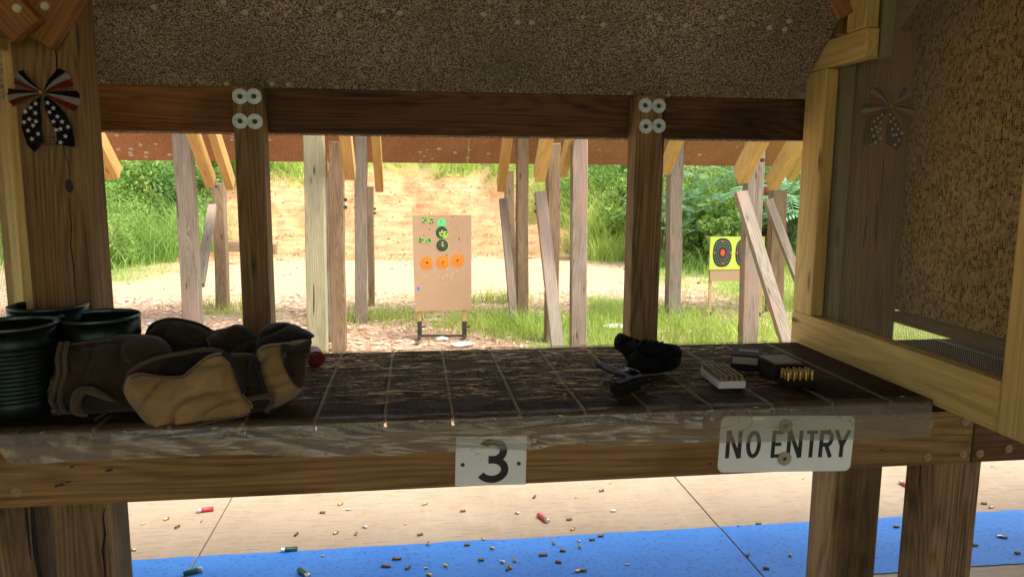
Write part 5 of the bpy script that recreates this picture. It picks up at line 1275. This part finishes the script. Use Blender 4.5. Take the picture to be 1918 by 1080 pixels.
# bark chips on the mulch
n = 26000; x = rng.uniform(-4.2, 5.2, n); y = rng.uniform(4.3, 10.2, n); g, sa, di = zone(x, y); k = (rng.random(n) < (1-g)*(1-sa*.8)); x, y = x[k], y[k]
cen = np.stack([x, y, ground_h(x, y)+.008], -1); d, e, nr_ = rot_rand(len(cen), 1.7); nr_ = nr_*.4+np.array([0, 0, 1]); nr_ /= np.linalg.norm(nr_, axis=1)[:, None]; d = np.cross(nr_, e); d /= np.linalg.norm(d, axis=1)[:, None]; e = np.cross(nr_, d)
s = (.02+.05*rng.random(len(cen))**2)[:, None]; w_ = s*(.18+.2*rng.random((len(cen), 1)))
def chipmat():
    t = NT('bark_chips'); ge = t.n('NewGeometry'); c = t.ramp(ge.outputs['Random Per Island'], [(0.0, C(.22, .09, .045)), (.3, C(.46, .25, .15)), (.6, C(.62, .42, .28)), (1.0, C(.64, .50, .36))])
    t.l(c, t.b.inputs['Base Color']); t.b.inputs['Roughness'].default_value = .9; return t.m
tag(obj('bark_mulch', me_quads('bark_mulch', np.stack([cen-d*s, cen-e*w_, cen+d*s, cen+e*w_], 1)), chipmat()), kind='stuff')
# stones / clods on the dirt bank
n = 14000; x = rng.uniform(-5, 6, n); y = rng.uniform(10, 21, n); g, sa, di = zone(x, y); k = rng.random(n) < (1-g)*(.06+.6*di); x, y = x[k], y[k]; cen = np.stack([x, y, ground_h(x, y)+.0], -1)
d, e, nr_ = rot_rand(len(cen)); s = (.008+.03*rng.random(len(cen))**4)[:, None]
def clodmat():
    t = NT('dirt_clods'); ge = t.n('NewGeometry'); c = t.ramp(ge.outputs['Random Per Island'], [(0.0, C(.34, .18, .085)), (.5, C(.48, .30, .165)), (1.0, C(.56, .41, .27))])
    t.l(c, t.b.inputs['Base Color']); t.b.inputs['Roughness'].default_value = .95; return t.m
tri = np.stack([cen-d*s, cen+e*s, cen+d*s, cen+nr_*s, cen-d*s, cen+nr_*s, cen+d*s, cen-e*s], 1)
tag(obj('dirt_clods', me_quads('dirt_clods', tri.reshape(-1, 4, 3)), clodmat()), kind='stuff')

# left bank shrubs
B = [(-5.3, 13.2, .9, .8, 1.5, 6500, .06, L_light, 'feathery pale green shrub lowest on the left bank beside the path', .22),
     (-6.2, 14.2, 1.1, .9, 2.0, 8000, .06, L_light, 'feathery light green shrub seen left of the leftmost outdoor post', .22),
     (-7.4, 15.4, 1.2, 1.0, 2.5, 7000, .09, L_mid, 'mid green leafy shrub high on the left bank by the corner post', .5),
     (-6.0, 16.2, 1.1, 1.0, 2.1, 7000, .09, L_mid, 'mid green shrub behind the leftmost outdoor post', .5),
     (-4.9, 17.0, .9, .9, 2.0, 6500, .09, L_dark, 'dark green shrub between the left outdoor posts', .45),
     (-4.2, 18.6, 1.1, .9, 1.8, 6500, .09, L_mid, 'green shrub at the left end of the dirt bank', .45),
     (-8.2, 18.4, 1.8, 1.2, 3.4, 7000, .12, L_dark, 'tall dark shrub at the top of the left bank', .5),
     (-5.9, 19.6, 1.8, 1.2, 3.2, 7000, .12, L_mid, 'tall green shrub crowning the left bank behind the others', .5),
     (-9.5, 13.5, 1.6, 1.2, 2.6, 6000, .10, L_mid, 'green shrub furthest left beyond the left wire mesh', .5)]
for b_ in B: bush(*b_[:9], Wd=b_[9], cl=30, group='shrubs on the left bank')
B = [(4.1, 17.2, .9, .9, 1.9, 7000, .09, L_mid, 'bright green shrub at the right end of the dirt bank', .3),
     (5.6, 14.6, 1.1, .9, 1.9, 8500, .07, L_mid, 'dense green shrub behind the pale weathered post at right', .35),
     (6.9, 15.6, 1.3, 1.0, 2.4, 8500, .08, L_light, 'light green shrub above the yellow target', .4),
     (6.6, 12.9, .9, .8, 1.35, 6500, .07, L_mid, 'low green shrub right behind the yellow target', .4),
     (8.3, 14.2, 1.2, 1.0, 2.4, 7500, .08, L_mid, 'green shrub behind the slanting struts at right', .4),
     (7.8, 11.6, .9, .8, 1.5, 6500, .07, L_light, 'pale green shrub beside the divider frame at right', .35),
     (9.8, 16.5, 1.8, 1.3, 3.2, 7000, .11, L_dark, 'tall dark shrub at the far right behind the divider', .5),
     (6.2, 18.5, 1.9, 1.3, 2.9, 7000, .11, L_dark, 'tall dark shrub crowning the right bank', .5),
     (5.4, 12.7, .75, .6, 1.25, 5200, .10, L_light, 'bright broadleaf shrub between the sumacs behind the pale weathered post', .5),
     (7.2, 11.9, .8, .7, 1.5, 5200, .10, L_light, 'bright broadleaf shrub just above and right of the yellow target', .5),
     (4.5, 15.2, .8, .7, 1.9, 5200, .10, L_light, 'bright shrub left of the right bolted post at the bank end', .45),
     (8.8, 12.6, .9, .8, 2.0, 5200, .10, L_light, 'bright broadleaf shrub between strut and divider frame', .5),
     (10.2, 12.2, 1.3, 1.1, 2.4, 6500, .09, L_mid, 'green shrub seen low through the right wire mesh', .45)]
for b_ in B: bush(*b_[:9], Wd=b_[9], cl=30, group='shrubs on the right bank')
# plume grass clumps
def clump(x, y, n_, r, h0, h1, mat, label, wd=.016, lean=.9):
    root = empty('tall_grass_clump', (x, y, gz(x, y)), label, 'grass clump', 'arching tall grass clumps on the banks')
    xs_ = rng.normal(size=n_)*r; ys_ = rng.normal(size=n_)*r; zz_ = ground_h(x+xs_, y+ys_)-gz(x, y)
    blades(np.stack([xs_, ys_, zz_], -1), h0, h1, wd, lean, mat, 'blades', parent=root, seg=4, bend=.9)
for c_ in [(-5.0, 14.4, 700, .35, .7, 1.5, L_mid, 'arching tall grass clump at the foot of the left bank shrubs'), (-5.6, 12.9, 600, .4, .3, .8, L_light, 'low arching grass clump at left above the path'),
           (-4.4, 15.6, 700, .35, .7, 1.6, L_light, 'tall grass clump between the left posts'), (-6.6, 12.8, 600, .4, .4, .9, L_mid, 'low grass clump beside the left corner post'),
           (3.9, 15.4, 900, .35, .8, 1.9, L_grass, 'bright arching grass clump at the right end of the dirt bank'), (3.8, 14.2, 700, .35, .3, .75, L_grass, 'low bright grass clump in front of the sumac'),
           (5.0, 12.6, 600, .5, .25, .6, L_mid, 'spilling grass clump at the foot of the sumac thicket'), (5.9, 11.9, 500, .45, .2, .5, L_grass, 'grass clump behind the yellow target sheet'),
           (7.0, 10.6, 600, .5, .2, .6, L_grass, 'bright grass clump between the slanting struts'), (3.4, 17.4, 700, .4, .5, 1.2, L_grass, 'grass clump on the upper right of the dirt bank')]: clump(*c_)
# sumac with compound fronds
def frond_mesh(L=.5, n=11, nm='frond'):
    V = []
    for k in range(n):
        t = (k+1)/(n+.5); x = L*t; z = .22*L*math.sin(t*2.2)-.25*L*t*t; ll = L*.24*math.sin(math.pi*(.12+.86*(1-t*.85)))**.6; 
        for s_ in (-1, 1):
            b0 = np.array([x, 0, z]); tip = b0+np.array([ll*.45, s_*ll, -.28*ll]); m = (b0+tip)/2; pw = np.array([ll*.13, -s_*ll*.05, .0])
            V += [b0, m+pw, tip, m-pw]
    for k in range(5):
        t0, t1 = k/5, (k+1)/5; f = lambda t: np.array([L*t, 0, .22*L*math.sin(t*2.2)-.25*L*t*t]); w_ = np.array([0, .004, 0]); V += [f(t0)-w_, f(t0)+w_, f(t1)+w_, f(t1)-w_]
    return me_quads(nm, np.array(V))
frs = [frond_mesh(.5), frond_mesh(.42, 9), frond_mesh(.58, 12)]
for f in frs: f.materials.append(L_teal)
bm = bmesh.new(); bmesh.ops.create_icosphere(bm, subdivisions=2, radius=1)
for v in bm.verts: k = 1+.18*mnoise.noise(v.co*4); v.co = Vector((v.co.x*.035*k, v.co.y*.035*k, v.co.z*.085*k*(1)))
conem = me_bm('seed_head', bm); conem.materials.append(M_cone)
def sumac(x, y, h, ntip, spread, label, cones=3):
    z0 = gz(x, y); root = empty('sumac', (x, y, z0), label, 'sumac', 'sumac plants on the right bank')
    V = []; Fc = []
    for k in range(ntip):
        a = rng.random()*6.283; r = spread*np.sqrt(rng.random()); tip = np.array([r*np.cos(a), r*np.sin(a), h*(.35+.65*rng.random())])
        i = len(V)
        for q_, r_ in ((np.array([0, 0, -.05])+tip*[.3, .3, 0], .018), (tip, .007)):
            for m in range(4): V.append((q_[0]+r_*math.cos(m*1.57), q_[1]+r_*math.sin(m*1.57), q_[2]))
        for m in range(4): Fc.append((i+m, i+(m+1) % 4, i+4+(m+1) % 4, i+4+m))
        a0 = rng.random()*6
        for j in range(6):
            o = obj('frond', frs[rng.integers(0, 3)], parent=root); o.location = tip-np.array([0, 0, .03*j]); o.rotation_euler = (rng.normal()*.2, -.25+rng.normal()*.3, a0+j*1.05+rng.normal()*.2); s_ = .8+.4*rng.random(); o.scale = (s_,)*3
        if k < cones: o = obj('seed_head', conem, parent=root); o.location = tip+np.array([0, 0, .08]); o.rotation_euler = (rng.normal()*.25, rng.normal()*.25, 0)
    obj('stem', me_from('stem', V, Fc), M_stem, root)
sumac(4.65, 13.6, 1.95, 13, .6, 'blue green sumac with rust seed heads left of the right bolted post', 5)
sumac(4.9, 12.9, 1.25, 11, .55, 'low blue green sumac at the foot of the taller one', 2)
sumac(6.2, 12.8, 2.0, 9, .6, 'blue green sumac just right of the pale weathered post', 2)
sumac(6.3, 11.8, 1.35, 11, .55, 'spreading sumac fronds above the yellow target sheet', 2)
sumac(7.4, 12.6, 1.6, 7, .5, 'sumac behind the grey post and struts at right', 1)
# trees behind everything so the skyline is closed
def tree(x, y, h, r, label, mat):
    z0 = gz(x, y)-.1; root = empty('tree', (x, y, z0), label, 'tree', 'trees beyond the banks')
    bm = tube([(0, 0, 0), (.1, 0, h*.35), (.0, .1, h*.7), (.05, 0, h*.95)], [.16, .12, .07, .02], 8)
    for k in range(7):
        a = k*2.4; zq = h*(.35+.08*k); t2_ = tube([(0.05, 0, zq), (r*.5*math.cos(a), r*.5*math.sin(a), zq+.5), (r*.8*math.cos(a), r*.8*math.sin(a), zq+.9)], [.06, .04, .015], 5)
        tm = bpy.data.meshes.new('t'); t2_.to_mesh(tm); t2_.free(); bm.from_mesh(tm); bpy.data.meshes.remove(tm)
    obj('trunk', me_bm('trunk', bm, True), M_stem, root)
    cl = 34; a = rng.random(cl)*6.283; rr_ = r*np.sqrt(rng.random(cl)); C_ = np.stack([rr_*np.cos(a), rr_*np.sin(a), h*(.35+.6*rng.random(cl))], -1); nL = 6500; ci = rng.integers(0, cl, nL); dv = rng.normal(size=(nL, 3)); dv /= np.linalg.norm(dv, axis=1)[:, None]
    cen = C_[ci]+dv*(.5+.45*rng.random((nL, 1)))*r*.38; obj('crown', me_quads('crown', leaves(cen, .17, .55, .7)), mat, root)
for (x, y, h, r, lb, m_) in ((-12, 22, 6, 2.6, 'tree far left beyond the bank', L_dark), (-7.5, 25, 5.5, 2.4, 'tree left of centre beyond the bank', L_mid), (11.5, 22, 6, 2.6, 'tree right of centre beyond the bank', L_mid), (15, 18, 6, 2.6, 'tree at far right beyond the bank', L_dark), (-13, 15, 5.5, 2.4, 'nearest tree on the left bank', L_mid), (14.5, 12, 5.5, 2.4, 'nearest tree on the right bank', L_mid)):
    tree(x, y, h, r, lb, m_)
